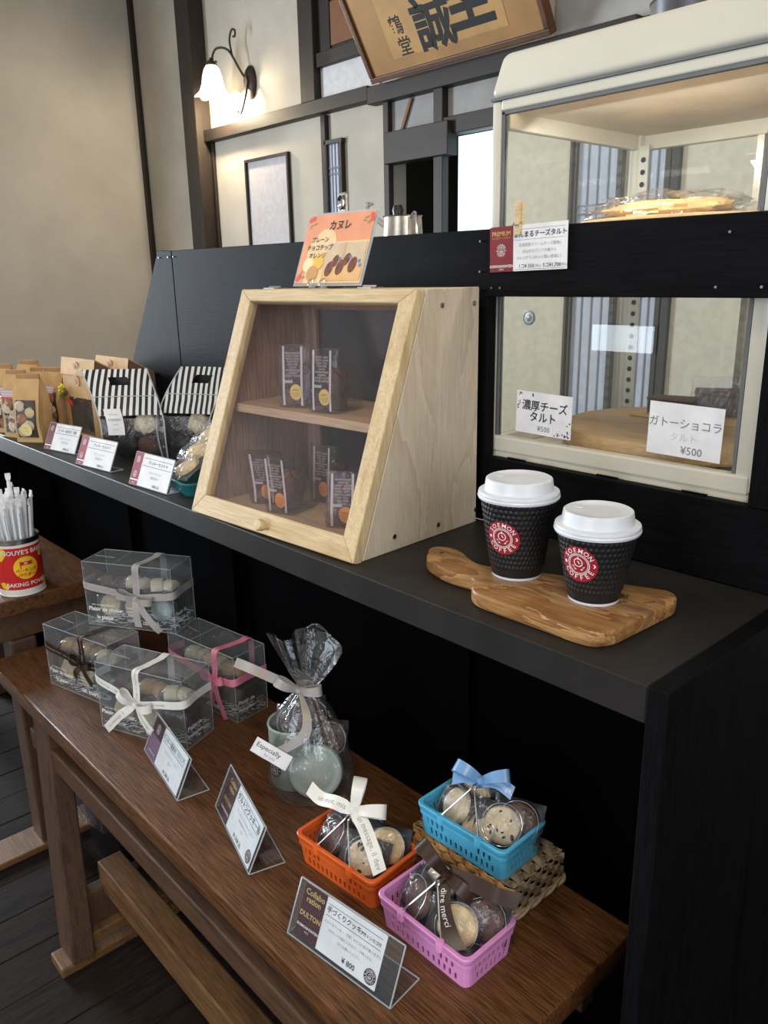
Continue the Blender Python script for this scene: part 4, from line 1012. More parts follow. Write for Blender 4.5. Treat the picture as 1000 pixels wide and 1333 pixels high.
def cardA(t, x0, x1, y0, y1, bw):
    w = x1 - x0; h = y1 - y0; bx = x0 + bw / 2
    flat(t, 'lower_band', plain('mauve_print', (120, 82, 118), .5), [rect(x0, x0 + bw, y0, y0 + h * .55)], .0013)
    logo(t, bx, y0 + h * .76, .0095, PURPLE, WHITEINK, .0014, bgdisc=False)
    letters(t, WHITEINK, [('SOEMONHONTEN', .0034, bx, y0 + h * .13, 'CENTER', .01)], .0014)
    flat(t, 'rule_lines', BLACKINK, [rect(x0 + bw + .004, x1 - .006, y0 + h * .86, y0 + h * .87), rect(x0 + bw + .004, x1 - .006, y0 + h * .68, y0 + h * .69)], .0013)
    cx = (x0 + bw + x1) / 2
    letters(t, BLACKINK, [('クッキー詰合せ（クリア）', .0085, cx, y0 + h * .775, 'CENTER', .01), ('¥1,200 込', .0075, cx, y0 + h * .10, 'CENTER', .01)], .0013)
    letters(t, GREYINK, [('手づくりクッキーいろいろ', .0048, cx, y0 + h * .52), ('箱入り', .0048, cx, y0 + h * .38)], .0013)
bench_card(-.829, -.114, R(-9.6), LEAN, 'leaning price card in front of the white-ribboned clear box', PURPLE, .164, .067, (.006, .155, .002, .065), .045, cardA)
def cardB(t, x0, x1, y0, y1, bw):
    w = x1 - x0; h = y1 - y0; bx = x0 + bw / 2
    letters(t, GOLDINK, [('Collabo', .0092, bx, y0 + h * .83, 'CENTER', .02), ('ration', .0092, bx, y0 + h * .69, 'CENTER', .02), ('DULTON', .0078, bx, y0 + h * .40, 'CENTER', .02)], .0014)
    letters(t, WHITEINK, [('SOEMONHONTEN', .0040, bx, y0 + h * .19, 'CENTER', .02)], .0014)
    flat(t, 'rule_lines', BLACKINK, [rect(x0 + bw + .004, x1 - .006, y0 + h * .90, y0 + h * .908), rect(x0 + bw + .004, x1 - .006, y0 + h * .70, y0 + h * .708)], .0013)
    cx = (x0 + bw + x1) / 2
    letters(t, BLACKINK, [('ダルトンクッキー缶', .0105, cx, y0 + h * .80, 'CENTER', .012), ('¥1,760 込', .0078, cx - .005, y0 + h * .10, 'CENTER', .01)], .0013)
    letters(t, GREYINK, [('カフェオリジナルの缶とクッキー', .0046, cx, y0 + h * .56), ('詰め合わせのセット', .0046, cx, y0 + h * .44), ('です', .0046, cx, y0 + h * .32)], .0013)
    logo(t, x1 - .011, y0 + .012, .0088, PURPLE, WHITEINK, .0014)
bench_card(-.616, -.106, R(-15.6), LEAN, 'leaning price card in front of the cellophane gift bag', PURPLE, .162, .068, (.014, .155, .002, .066), .040, cardB)
def cardC(t, x0, x1, y0, y1, bw):
    w = x1 - x0; h = y1 - y0; bx = x0 + bw / 2
    letters(t, GOLDINK, [('Collabo', .0098, bx, y0 + h * .86, 'CENTER', .02), ('ration', .0098, bx, y0 + h * .725, 'CENTER', .02), ('DULTON', .0082, bx, y0 + h * .44, 'CENTER', .025)], .0014)
    letters(t, WHITEINK, [('SOEMONHONTEN', .0042, bx, y0 + h * .22, 'CENTER', .02), ('SINCE', .0026, bx, y0 + h * .14)], .0014)
    flat(t, 'rule_lines', BLACKINK, [rect(x0 + bw + .004, x1 - .005, y0 + h * .885, y0 + h * .893), rect(x0 + bw + .004, x1 - .005, y0 + h * .68, y0 + h * .688)], .0013)
    cx = (x0 + bw + x1) / 2
    letters(t, BLACKINK, [('手づくりクッキー', .0077, x0 + bw + .003, y0 + h * .785, 'LEFT', .012), ('ダルトンカゴ付', .0045, x1 - .005, y0 + h * .77, 'RIGHT', .012), ('¥ 800', .0086, cx + .004, y0 + h * .12, 'CENTER', .015)], .0013)
    letters(t, GREYINK, [('えらべるクッキー（7枚）※カゴの色が選べます♪', .0040, cx, y0 + h * .57), ('かわいいお皿に入れたり・小物入れに', .0040, cx, y0 + h * .45), ('などお使いください', .0040, cx, y0 + h * .33)], .0013)
    logo(t, x1 - .010, y0 + .011, .0085, PURPLE, WHITEINK, .0014)
bench_card(-.345, -.170, R(6.5), R(24.2), 'leaning price card in front of the orange and pink baskets', PURPLE, .162, .068, (.010, .138, .005, .0665), .036, cardC)
mb = MB(); mb.box(-1.78, -1.725, .004, .012, .0003, .0011); solo(mb, 'paper_slip', WHITEP, 'small white paper slip at the far left counter edge', 'paper')

# ================================================================ PACKS (small pouches with one cookie)
def cookie_mb(r, h, seed, flat_=1.0):
    from mathutils import noise
    def fn(u, v):
        a = 2 * math.pi * u; prof = [(0, 0), (.9, 0), (1.0, .25), (1.0, .6), (.9, .92), (.6, 1.0), (0, 1.03)]
        k = v * 6; i = min(int(k), 5); f = k - i
        rr = prof[i][0] * (1 - f) + prof[i + 1][0] * f; z = prof[i][1] * (1 - f) + prof[i + 1][1] * f
        n = noise.noise(V((math.cos(a) * rr * 2 + seed, math.sin(a) * rr * 2, z * 2)))
        return (r * rr * (1 + .06 * n) * math.cos(a), r * rr * (1 + .06 * n) * math.sin(a) * flat_, h * z * (1 + .25 * n * rr))
    mb = MB(); mb.grid(fn, 28, 12); return mb
def make_pack(kind, label, group, w=.074, d=.062, back=None):
    t = thing('cookie_pouch', label, 'cookie', group=group)
    bk = back or PACKB
    def sheet(top):
        def fn(u, v):
            x = (u - .5) * 2; y = (v - .5) * 2
            e = max(0, (1 - x ** 4) * (1 - y ** 4))
            z = (.016 * e ** .7 if top else -.003 * e) + .0015 * math.sin(9 * x + 3 * y) * (1 - e) + (.0022 * math.sin(7 * x * y + 2 * x) * e if top else 0)
            return (x * w / 2 * (1 - .04 * (1 - abs(x)) * abs(y)), y * d / 2, z + .003)
        mb = MB(); mb.grid(fn, 18, 16); return mb
    sheet(False).build('pouch_back', bk, t, smooth=True)
    rr = .0235
    ck = cookie_mb(rr, .0085, len(label) * .37)
    ck.v = [V((p.x + .004, p.y, p.z + .0035)) for p in ck.v]
    c = ck.build('cookie', {'plain': COOKIE, 'pale': COOKIEW, 'chip': COOKIEW, 'cocoa': COOKIEC}[kind], t, smooth=True)
    if kind in ('chip', 'cocoa'):
        rn = random.Random(len(label)); 
        for k in range(9):
            a = rn.uniform(0, 6.28); q = rr * math.sqrt(rn.uniform(.02, .8)); s = rn.uniform(.0014, .0034)
            mb = MB(); mb.M = Matrix.Translation((q * math.cos(a) + .004, q * math.sin(a), .0116)) @ Matrix.Rotation(a * 2, 4, 'Z') @ Matrix.Diagonal((1.4, .8, .7, 1)); mb.lathe([(0, -s * .6), (s, 0), (s * .7, s * .6), (0, s * .8)], 6); mb.build('chocolate_chip', CHIP, c)
    sheet(True).build('pouch_front', PACKF, t, smooth=True)
    mb = MB(); mb.tube([(.004 + .0255 * math.cos(a), .0255 * math.sin(a), .0192 - .004 * abs(math.sin(a * 1.5))) for a in [2 * math.pi * i / 28 for i in range(28)]], .00035, 4, closed=True); mb.build('seal_ring', ACRYLE, t)
    return t

# ================================================================ COUNTER GOODS, left end
# teal tray with three small pouches
tr = thing('teal_tray', 'shallow teal plastic tray left of the wooden showcase', 'tray', (-.918, .118, 0), R(-9))
def rrect(w, d, r, n=4, z=0.0, cx=0, cy=0):
    pts = []
    for (sx, sy, a0) in ((1, -1, -90), (1, 1, 0), (-1, 1, 90), (-1, -1, 180)):
        for k in range(n + 1):
            a = R(a0 + 90 * k / n); pts.append((cx + sx * (w / 2 - r) + r * math.cos(a), cy + sy * (d / 2 - r) + r * math.sin(a), z))
    return pts
mb = MB(); mb.loft([rrect(.094, .15, .012, 4, 0), rrect(.100, .156, .014, 4, .004), rrect(.108, .164, .016, 4, .020), rrect(.112, .168, .017, 4, .022), rrect(.112, .168, .017, 4, .0245), rrect(.106, .162, .015, 4, .0245), rrect(.098, .154, .013, 4, .006)], True, True); mb.build('tray_shell', TEAL, tr, smooth=True)
p0 = make_pack('plain', 'clear pouch of pale cookies lying front lowest in the teal tray', 'clear pouches in the teal tray', .080, .062, PACKF)
def place(o, B, x, y, z, rz=0, rx=0, ry=0):
    M = B @ Matrix.Translation((x, y, z)) @ Matrix.Rotation(rz, 4, 'Z') @ Matrix.Rotation(rx, 4, 'X') @ Matrix.Rotation(ry, 4, 'Y')
    o.matrix_basis = M; return o
TB = Matrix.Translation((-.918, .118, 0)) @ Matrix.Rotation(R(-9), 4, 'Z')
place(p0, TB, -.014, -.050, .034, R(12), R(30), R(-6))
place(copy_tree(p0, label='clear pouch of pale cookies leaning in the middle of the teal tray'), TB, -.032, -.020, .058, R(2), R(36), R(6))
place(copy_tree(p0, label='clear pouch of pale cookies standing highest at the back of the teal tray'), TB, -.040, .008, .082, R(18), R(40), R(-8))

def kraft_box(x, y, rz, label, flower=False):
    t = thing('kraft_gift_box', label, 'gift box', (x, y, 0), rz, 'kraft string boxes on the counter')
    w, d, h, hs = .165, .068, .185, .148
    wx0, wx1, wz0, wz1 = -.062, .052, .006, .092        # window
    # front wall with a window, built from four panels
    mb = MB(); f = -d / 2
    for (a, b, c, e) in ((-w / 2, wx0, 0, hs), (wx1, w / 2, 0, hs), (wx0, wx1, 0, wz0), (wx0, wx1, wz1, hs)): mb.box(a, b, f, f + .0012, c, e)
    mb.build('front_wall', KRAFT, t)
    mb = MB(); mb.box(wx0 - .002, wx1 + .002, f + .0014, f + .002, wz0 - .002, wz1 + .002); mb.build('window_film', PACKF, t)
    for s in (-1, 1):
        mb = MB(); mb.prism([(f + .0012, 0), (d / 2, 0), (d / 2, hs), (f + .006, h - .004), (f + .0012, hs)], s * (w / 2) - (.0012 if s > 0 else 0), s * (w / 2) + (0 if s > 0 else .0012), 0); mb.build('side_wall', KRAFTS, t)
    mb = MB(); mb.box(-w / 2, w / 2, d / 2 - .0012, d / 2, 0, hs); mb.build('back_wall', KRAFT, t)
    mb = MB(); mb.box(-w / 2, w / 2, f, d / 2, 0, .0012); mb.build('bottom', KRAFT, t)
    # folded top flap coming forward over the front
    mb = MB(); mb.prism([(d / 2, hs), (f + .006, h), (f + .0045, h), (f + .0035, h - .002), (d / 2 - .002, hs)], -w / 2, w / 2, 0); mb.build('roof_flap', KRAFT, t)
    mb = MB(); mb.prism([(f - .004, hs - .002), (f - .003, hs - .002), (f + .0045, h), (f + .0032, h)], -w / 2, w / 2, 0); mb.build('front_flap', KRAFT, t)
    for z, y_ in ((.166, f + .0005), (.132, f - .0002)):
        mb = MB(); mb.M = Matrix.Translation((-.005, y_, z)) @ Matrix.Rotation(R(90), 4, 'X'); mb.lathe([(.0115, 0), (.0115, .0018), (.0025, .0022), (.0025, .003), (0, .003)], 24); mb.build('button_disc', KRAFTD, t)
    mb = MB(); mb.tube(spline([(-.003, f - .004, .177), (.010, f - .005, .172), (.009, f - .005, .158), (-.006, f - .006, .148), (.006, f - .006, .138), (.006, f - .004, .124), (-.006, f - .004, .122)], 6), .0008, 5); mb.build('string', STRAWP, t)
    # contents seen through the window
    for k, (px, pz, m, s) in enumerate(((-.036, .05, PACKB, .024), (.010, .04, COOKIEC, .022), (.032, .055, CRUST, .020), (-.010, .020, PACKBR, .018))):
        mb = MB(); g = lump(s, .016, s * (1.5 if k < 1 else 1.1), .3, k + 2); mb.grid(lambda u, v: tuple(V(g(u, v)) + V((px, .004, max(0, pz - .05) + .002))), 14, 8); mb.build('sweet_filling', m, t, smooth=True)
    if flower:
        fl_ = thing('x', None, None); bpy.data.objects.remove(fl_)
        mb = MB()
        for k in range(22):
            a = k * 2.4; r = .011 * math.sqrt(k / 22); 
            mb.M = Matrix.Translation((-.078 + r * math.cos(a), f - .012 + .004 * (r / .011), .108 + r * math.sin(a))) @ Matrix.Rotation(a, 4, 'Y')
            mb.grid(lump(.0052, .0035, .0042, .2, k), 6, 5)
        mb.build('yellow_flower', FLOWER, t, smooth=True)
        mb = MB(); mb.grid(lambda u, v: tuple(V(lump(.008, .005, .009, .3, 3)(u, v)) + V((-.062, f - .008, .094))), 10, 7); mb.build('flower_leaf', GREENL, t, smooth=True)
        mb = MB(); mb.prism([(-.062, .080), (-.036, .070), (-.034, .082), (-.060, .090)], f - .006, f - .005, 1); mb.build('red_tag', REDTAG, t)
    return t
kraft_box(-1.575, .180, R(4), 'kraft string-tie window box with a yellow flower and red tag', True)
kraft_box(-1.545, .2508, R(2), 'plain kraft string-tie box standing behind the flower box')

def paper_bag(x, y, rz, label, h=.150, w=.074, d=.052, sticker=False, lid=True, fill=0):
    t = thing('kraft_cookie_bag', label, 'cookie bag', (x, y, 0), rz, 'kraft window bags at the left end of the counter')
    def prof(f):
        k = 1 if f < .5 else 1 - .78 * ((f - .5) / .5) ** 1.3
        return d / 2 * k * (1 + .07 * math.sin(f * 12 + x * 40)), w / 2 * (1 + .05 * math.sin(f * 8 + x * 30))
    loops = []
    for k in range(12):
        f = k / 11; dd, ww = prof(f)
        loops.append([(-ww, -dd, h * f), (-ww * .33, -dd * 1.06, h * f), (ww * .33, -dd * 1.06, h * f), (ww, -dd, h * f), (ww * .86, 0, h * f), (ww, dd, h * f), (0, dd * 1.08, h * f), (-ww, dd, h * f), (-ww * .86, 0, h * f)])
    mb = MB(); mb.loft(loops, True, True); mb.build('bag_body', KRAFT, t, smooth=False)
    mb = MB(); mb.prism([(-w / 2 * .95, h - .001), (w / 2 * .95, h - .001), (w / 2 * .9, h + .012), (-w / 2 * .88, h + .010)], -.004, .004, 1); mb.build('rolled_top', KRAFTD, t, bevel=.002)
    def fp(px, pz, o):
        dd, ww = prof(min(1, max(0, pz / h))); return (px, -dd * 1.06 - o, pz)
    def patch(name, m, x0, x1, z0, z1, o=.0008):
        mb = MB(); mb.grid(lambda u, v: fp(x0 + (x1 - x0) * u, z0 + (z1 - z0) * v, o), 3, 8); return mb.build(name, m, t)
    patch('window_shade', PACKBR, -.026, .026, .012, .098, .0006)  # dark patch painted for the shade inside the bag
    rn = random.Random(int(abs(x) * 1000))
    for k in range(5):
        mb = MB(); g = lump(.013, .004, .012, .3, k + x * 9)
        cx, cz = rn.uniform(-.014, .014), .014 + k * .0145
        mb.grid(lambda u, v: tuple(V(g(u, v)) + V((cx, fp(0, cz + .01, .0022)[1], cz))), 12, 8); mb.build('cookie_in_window', (COOKIE, COOKIEW, CRUST)[(k + fill) % 3], t, smooth=True)
    patch('window_film', PACKF, -.028, .028, .010, .1, .0075)
    if lid:
        patch('jar_lid_print', JARLID, -.024, .024, .098, .114, .009); patch('red_band_print', REDBAND, -.023, .023, .093, .098, .009)
        letters(t, WHITEINK, [('FRESH', .009, 0, .062, 'CENTER', .01), ('COOKIE', .009, 0, .050, 'CENTER', .01), ('jar', .008, 0, .038, 'CENTER', .01)], .0004, lambda px, py, z: fp(px, py, .0085 + z))
    if sticker:
        flat(t, 'round_sticker', CREAMST, [circ(.015, 28, .004, .032)], .0, lambda px, py, z: fp(px, py, .0088))
        letters(t, GOLDINK, [('plain', .006, .004, .036), ('cookie', .004, .004, .028)], .0003, lambda px, py, z: fp(px, py, .0090 + z))
    return t
paper_bag(-1.612, .045, R(34), 'kraft cookie bag with round cream sticker nearest the price cards', .145, .066, .05, True, False)
paper_bag(-1.700, .048, R(22), 'kraft jar-print bag directly left of the stickered bag', .148, .070, fill=1)
paper_bag(-1.795, .046, R(28), 'leftmost front kraft bag, cut by the left picture edge', .156, .072, fill=2)
paper_bag(-1.705, .140, R(20), 'kraft jar-print bag beside the yellow flower', .146, .074, fill=1)
paper_bag(-1.800, .140, R(24), 'kraft jar-print bag in the middle of the back row', .140, .070)
paper_bag(-1.905, .150, R(24), 'kraft bag farthest back at the left end', .150, .070, fill=2)

def striped_bag(x, y, rz, label, h=.19, w=.125, d=.066, back=.075, tagged=True, group='striped handle bags', shear=0.0):
    t = thing('striped_gift_bag', label, 'gift bag', (x, y, 0), rz, group)
    def front(u, v):                                     # front sheet: upright below, flaring back at the top
        px = (u - .5) * w * (1 + .06 * v) + shear * 2.2 * max(0, v - .42) ** 1.3; z = h * v
        yy = -d / 2 - .012 * math.sin(math.pi * min(1, v * 1.6)) + back * max(0, v - .52) ** 1.4 * 3.0
        return (px, yy + .003 * math.sin(u * 8 + v * 5) * v, z * (1 - .10 * max(0, v - .6)))
    n, m = 26, 22
    mb = MB()
    for j in range(m):
        for i in range(n):
            u0, u1, v0, v1 = i / n, (i + 1) / n, j / m, (j + 1) / m
            if v0 < .46: continue
            cu, cv = (u0 + u1) / 2, (v0 + v1) / 2
            if abs(cu - .5) < .17 and .83 < cv < .93: continue          # punched handle slot
            mb.add([front(u0, v0), front(u1, v0), front(u1, v1), front(u0, v1)], [(0, 1, 2, 3)])
    mb.build('striped_panel', STRIPE, t, smooth=True, solid=.0006)
    mb = MB(); mb.grid(lambda u, v: front(u, v * .47), 14, 8); mb.build('clear_front', PACKF, t, smooth=True)
    for u in (0, 1):
        mb = MB(); mb.tube([front(u, k / 14) for k in range(15)], .0016, 6); mb.build('piping', PIPING, t, smooth=True)
    mb = MB(); mb.tube([tuple(V(front(k / 10, .70)) + V((0, -.0012, 0))) for k in range(11)], .0009, 5); mb.build('seam', PIPING, t)
    # dark back sheet meeting the front at the top
    mb = MB(); mb.grid(lambda u, v: ((u - .5) * w + shear * 1.1 * v * v, d / 2 + (front(.5, 1)[1] + .004 - d / 2) * v, front(.5, 1)[2] * v * .985 + .001), 8, 10); mb.build('back_sheet', PACKB, t, smooth=True)
    for s in (-1, 1):
        mb = MB(); mb.grid(lambda u, v: (s * w / 2 * (1 - .25 * math.sin(math.pi * u)) + shear * .7 * v * v, front(.5, v * .8)[1] * (1 - u) + (d / 2 + (front(.5, 1)[1] - d / 2) * v * .8) * u, h * v * .8 + .001), 6, 8); mb.build('side_gusset', SMOKEF, t, smooth=True)
    for k, (px, py, pz, m, s) in enumerate(((.018, -.006, .050, COOKIEW, .026), (-.028, -.002, .002, PACKB, .028), (.020, -.006, .002, COOKIEC, .026), (-.020, .002, .048, PACKBR, .024))):
        mb = MB(); g = lump(s, .014, s * .85, .25, k + 1); mb.grid(lambda u, v: tuple(V(g(u, v)) + V((px, py, pz))), 16, 10); mb.build('sweet_filling', m, t, smooth=True)
    if tagged:
        q = lambda a, b, c: tuple(V(front(.5 + a / w, .30 + b / h)) + V((0, -.004 - c, 0)))
        mb = MB(); mb.grid(lambda u, v: q(-.048 + .033 * u, .0 + .052 * v, .0), 1, 3); mb.build('paper_tag', WHITEP, t, solid=.0005)
        letters(t, GREYINK, [('Thank you', .0045, -.0315, .042), ('SOEMON', .006, -.0315, .031), ('original', .004, -.0315, .022), ('sweets', .004, -.0315, .012)], .0, lambda px, py, z: q(px, py, .0012))
    return t
striped_bag(-1.250, .132, R(50), 'black and white striped bag with white tag above the price cards', back=.05, shear=-.040)
striped_bag(-1.168, .214, R(30), 'black and white striped bag standing behind, against the black board', .195, .12, .06, .03, False, shear=.045)

# ================================================================ BROWN BENCH under the counter
BZ = -.4
bn = thing('low_bench', 'low worn brown wooden bench with a foot rail in front of the black counter', 'bench', (0, 0, 0))
mb = MB(); mb.box(-1.365, -.063, -.197, .138, BZ - .033, BZ); mb.build('bench_top', OAK, bn, bevel=.004, seg=3, smooth=True)
mb = MB(); mb.box(-1.19, -.10, -.188, -.160, BZ - .125, BZ - .083); mb.build('front_rail', OAKD, bn, bevel=.003)
mb = MB(); mb.box(-1.19, -.10, -.158, -.135, BZ - .125, BZ - .098); mb.build('shelf_batten', OAKD, bn, bevel=.002)
mb = MB(); mb.box(-1.19, -.10, .09, .118, BZ - .125, BZ - .083); mb.build('back_rail', OAKD, bn, bevel=.003)
for xt, xb in ((-1.125, -1.045), (-.185, -.215)):
    for ys, yt, yb in ((-1, -.168, -.205), (1, .105, .120)):
        mb = MB()
        mb.hexa([(xb - .036, yb - .022, FZ + .022), (xb + .036, yb - .022, FZ + .022), (xb + .036, yb + .022, FZ + .022), (xb - .036, yb + .022, FZ + .022)],
                [(xt - .036, yt - .020, BZ - .034), (xt + .036, yt - .020, BZ - .034), (xt + .036, yt + .020, BZ - .034), (xt - .036, yt + .020, BZ - .034)])
        mb.build('leg', OAKV, bn, bevel=.004)
    xm = xb
    mb = MB(); mb.box(xm - .03, xm + .03, -.248, .165, FZ + .0002, FZ + .0215); mb.build('skid', OAKL, bn, bevel=.004)
    mb = MB(); mb.box(xm - .026, xm + .026, -.186, .10, FZ + .035, FZ + .062); mb.build('lower_stretcher', OAKL, bn, bevel=.003)
    mb = MB(); mb.box(xm - .016, xm + .010, -.182, .10, FZ + .066, FZ + .142); mb.build('end_board', OAKV, bn, bevel=.003)
mb = MB(); mb.box(-1.055, -.17, -.142, -.092, -.806, -.742); mb.build('foot_rail', OAKL, bn, bevel=.004)
mb = MB(); mb.box(-1.062, -.150, .03, .075, -.783, -.745); mb.build('foot_rail', OAKD, bn, bevel=.004)

# ---------------------------------------------------------------- side table with the straw tin
TZ = -.295
tb = thing('side_table', 'dark brown wooden side table holding the red straw tin', 'table', (0, 0, 0))
mb = MB(); mb.box(-2.35, -1.402, -.50, .092, TZ - .036, TZ); mb.build('table_top', OAK, tb, bevel=.003)
mb = MB(); mb.box(-2.30, -1.425, -.47, -.45, TZ - .11, TZ - .0365); mb.build('apron', OAKD, tb, bevel=.002)
mb = MB(); mb.box(-1.45, -1.425, -.44, .05, TZ - .10, TZ - .0365); mb.build('apron', OAKD, tb, bevel=.002)
for (x, y) in ((-1.45, -.10), (-1.455, .06), (-2.30, -.10), (-2.30, .06)):
    mb = MB(); mb.box(x - .035, x + .03, y - .035, y + .02, FZ + .0002, TZ - .037 - (.065 if x > -2 else 0)); mb.build('leg', OAKV, tb, bevel=.004)
mb = MB(); mb.box(-1.50, -1.41, -.28, .09, FZ + .0002, FZ + .016); mb.build('skid', OAKL, tb, bevel=.003)

# ---------------------------------------------------------------- red baking powder tin with straws
TX, TY = -1.452, -.083; TR, TH = .0475, .128
tin = thing('baking_powder_tin', 'red and white baking powder tin with yellow emblem used as straw holder', 'tin', (TX, TY, TZ), R(84))
mb = MB(); mb.lathe([(0, .002), (TR - .003, .002), (TR - .002, 0), (TR + .001, .001), (TR + .001, .003), (TR, .004), (TR, .012)], 56); mb.build('base_rim', TINW, tin, smooth=True)
mb = MB(); mb.lathe([(TR, .012), (TR, TH - .014)], 56); mb.build('red_label', TINRED, tin, smooth=True)
mb = MB(); mb.lathe([(TR, TH - .014), (TR, TH - .004), (TR + .0015, TH - .003), (TR + .0015, TH), (TR - .001, TH), (TR - .002, TH - .003), (TR - .002, .004)], 56); mb.build('top_rim', STEEL, tin, smooth=True)
mb = MB(); mb.lathe([(TR + .0003, TH - .018), (TR + .0003, TH - .012)], 56); mb.build('white_band', TINW, tin, smooth=True)
mb = MB(); mb.lathe([(TR + .0003, .010), (TR + .0003, .016)], 56); mb.build('white_band', TINW, tin, smooth=True)
def twarp(x, y, z):
    a = -math.pi / 2 + x / TR; r = TR + .0006 + z
    return (r * math.cos(a), r * math.sin(a), y)
def disc(r, cx, cy): return [q for j in range(6) for q in annulus(r * j / 6, r * (j + 1) / 6, cx, cy)]
flat(tin, 'yellow_emblem', TINYEL, disc(.0255, .004, .064), 0, twarp)
flat(tin, 'red_flag', TINRED, [rect(-.006, .004, .070, .078), rect(.004, .014, .070, .078), [(.014, .070), (.020, .070), (.016, .074), (.020, .078), (.014, .078)], rect(-.008, -.006, .062, .080)], .0004, twarp)
letters(tin, TINW, [('INOUYE’S BAKING', .0135, .010, .099, 'CENTER', .02)], .0006, twarp)
letters(tin, TINW, [('BAKING POWDER', .0125, .010, .027, 'CENTER', .015)], .0006, twarp)
letters(tin, TINW, [('ISS', .006, .004, .074, 'CENTER', .03)], .0008, twarp)
letters(tin, TINRED, [('ベーキング', .0088, .004, .058, 'CENTER', .03)], .0006, twarp)
letters(tin, TINRED, [('パウダー', .0088, .004, .048, 'CENTER', .03)], .0006, twarp)
for sx in (-1, 1):
    flat(tin, 'yellow_leaf', TINYEL, [[(sx * .046 + a, b) for a, b in ((-.010, .084), (0, .08), (.010, .092), (.012, .106), (.004, .112), (-.004, .104))]], .0002, twarp)
    flat(tin, 'yellow_leaf', TINYEL, [[(sx * .046 + a, b) for a, b in ((-.012, .030), (0, .034), (.010, .020), (.004, .016), (-.006, .020))]], .0002, twarp)
st0 = None; rn = random.Random(12)
def make_straw():
    t = thing('paper_straw', 'white paper-wrapped straw standing in the red tin', 'straw', (TX, TY, TZ + .006), 0, 'wrapped straws in the red tin')
    L_ = .200
    mb = MB()
    mb.loft([[(.0042 * math.cos(a) * k, .0034 * math.sin(a) * k, z) for a in [2 * math.pi * i / 10 for i in range(10)]] for z, k in ((0, .9), (.004, 1), (L_ - .016, 1), (L_ - .013, .82), (L_ - .010, 1.05))], True, False)
    mb.build('paper_sleeve', STRAWP, t, smooth=True)
    mb = MB(); mb.loft([[(.0044 * k * x, .0034 * m * y, z) for x, y in ((-1, -1), (1, -1), (1, 1), (-1, 1))] for z, k, m in ((L_ - .0102, 1, .9), (L_ - .004, 1.3, .35), (L_ + .004, 1.25, .15))], False, True); mb.build('crimped_end', STRAWP, t)
    mb = MB(); mb.grid(lambda u, v: (-.0006 + .0012 * u, -.00355, .10 + .075 * v), 1, 2); mb.build('blue_print', STRAWIN, t)
    return t
st0 = make_straw()
k = 0
for ringr, nn in ((0.0, 1), (.013, 6), (.026, 10), (.0365, 9)):
    for i in range(nn):
        a = 2 * math.pi * i / nn + ringr * 40
        o = st0 if k == 0 else copy_tree(st0)
        q = .62 + .1 * rn.random()
        bx, by = ringr * q * math.cos(a), ringr * q * math.sin(a)
        tx, ty = ringr * 1.02 * math.cos(a), ringr * 1.02 * math.sin(a)
        lift = .006 + rn.uniform(0, .016) + (.042 if k == 3 else 0)
        d = V((tx - bx, ty - by, TH))
        o.location = (TX + bx, TY + by, TZ + lift); o.rotation_mode = 'QUATERNION'
        o.rotation_quaternion = d.to_track_quat('Z', 'Y') @ Matrix.Rotation(rn.uniform(-.5, .5), 4, 'Z').to_quaternion()
        if k == 3: o['label'] = 'tallest white paper-wrapped straw, sticking up above the others in the red tin'
        k += 1
can = thing('cream_canister', 'cream canister with red logo cut by the left picture edge', 'canister', (-1.585, -.075, TZ), R(40))
mb = MB(); mb.lathe([(0, 0), (.04, 0), (.042, .003), (.042, .115), (.0435, .117), (.0435, .122), (.04, .122), (.039, .006), (0, .006)], 40); mb.build('canister_body', plain('canister_cream', (214, 204, 186), .4), can, smooth=True)
def cwarp(x, y, z):
    a = -math.pi / 2 + x / .042; r = .0425 + z
    return (r * math.cos(a), r * math.sin(a), y)
logo(can, .02, .06, .016, REDINK, WHITEINK, 0, cwarp)
s0 = copy_tree(st0, label='white paper-wrapped straw standing in the cream canister', group='wrapped straws in the cream canister')
for i in range(7):
    o = s0 if i == 0 else copy_tree(s0)
    a = i * .9; d = V((.014 * math.cos(a), .014 * math.sin(a), .12)); o.rotation_mode = 'QUATERNION'
    o.location = (-1.585 + .02 * math.cos(a), -.075 + .02 * math.sin(a), TZ + .008); o.rotation_quaternion = d.to_track_quat('Z', 'Y')
pk = thing('wrapped_packet', 'small pale packet on the side table left of the red tin', 'packet', (-1.575, -.165, TZ), R(20))
mb = MB(); mb.grid(lambda u, v: tuple(V(lump(.032, .024, .014, .2, 4)(u, v)) + V((0, 0, .0005))), 18, 10); mb.build('packet_paper', plain('packet_paper', (226, 214, 190), .6, bmp=.4, bscale=60), pk, smooth=True)
mb = MB(); mb.grid(lambda u, v: tuple(V(lump(.035, .027, .016, .35, 6)(u, v)) + V((0, 0, .0005))), 20, 10); mb.build('packet_film', PACKF, pk, smooth=True)

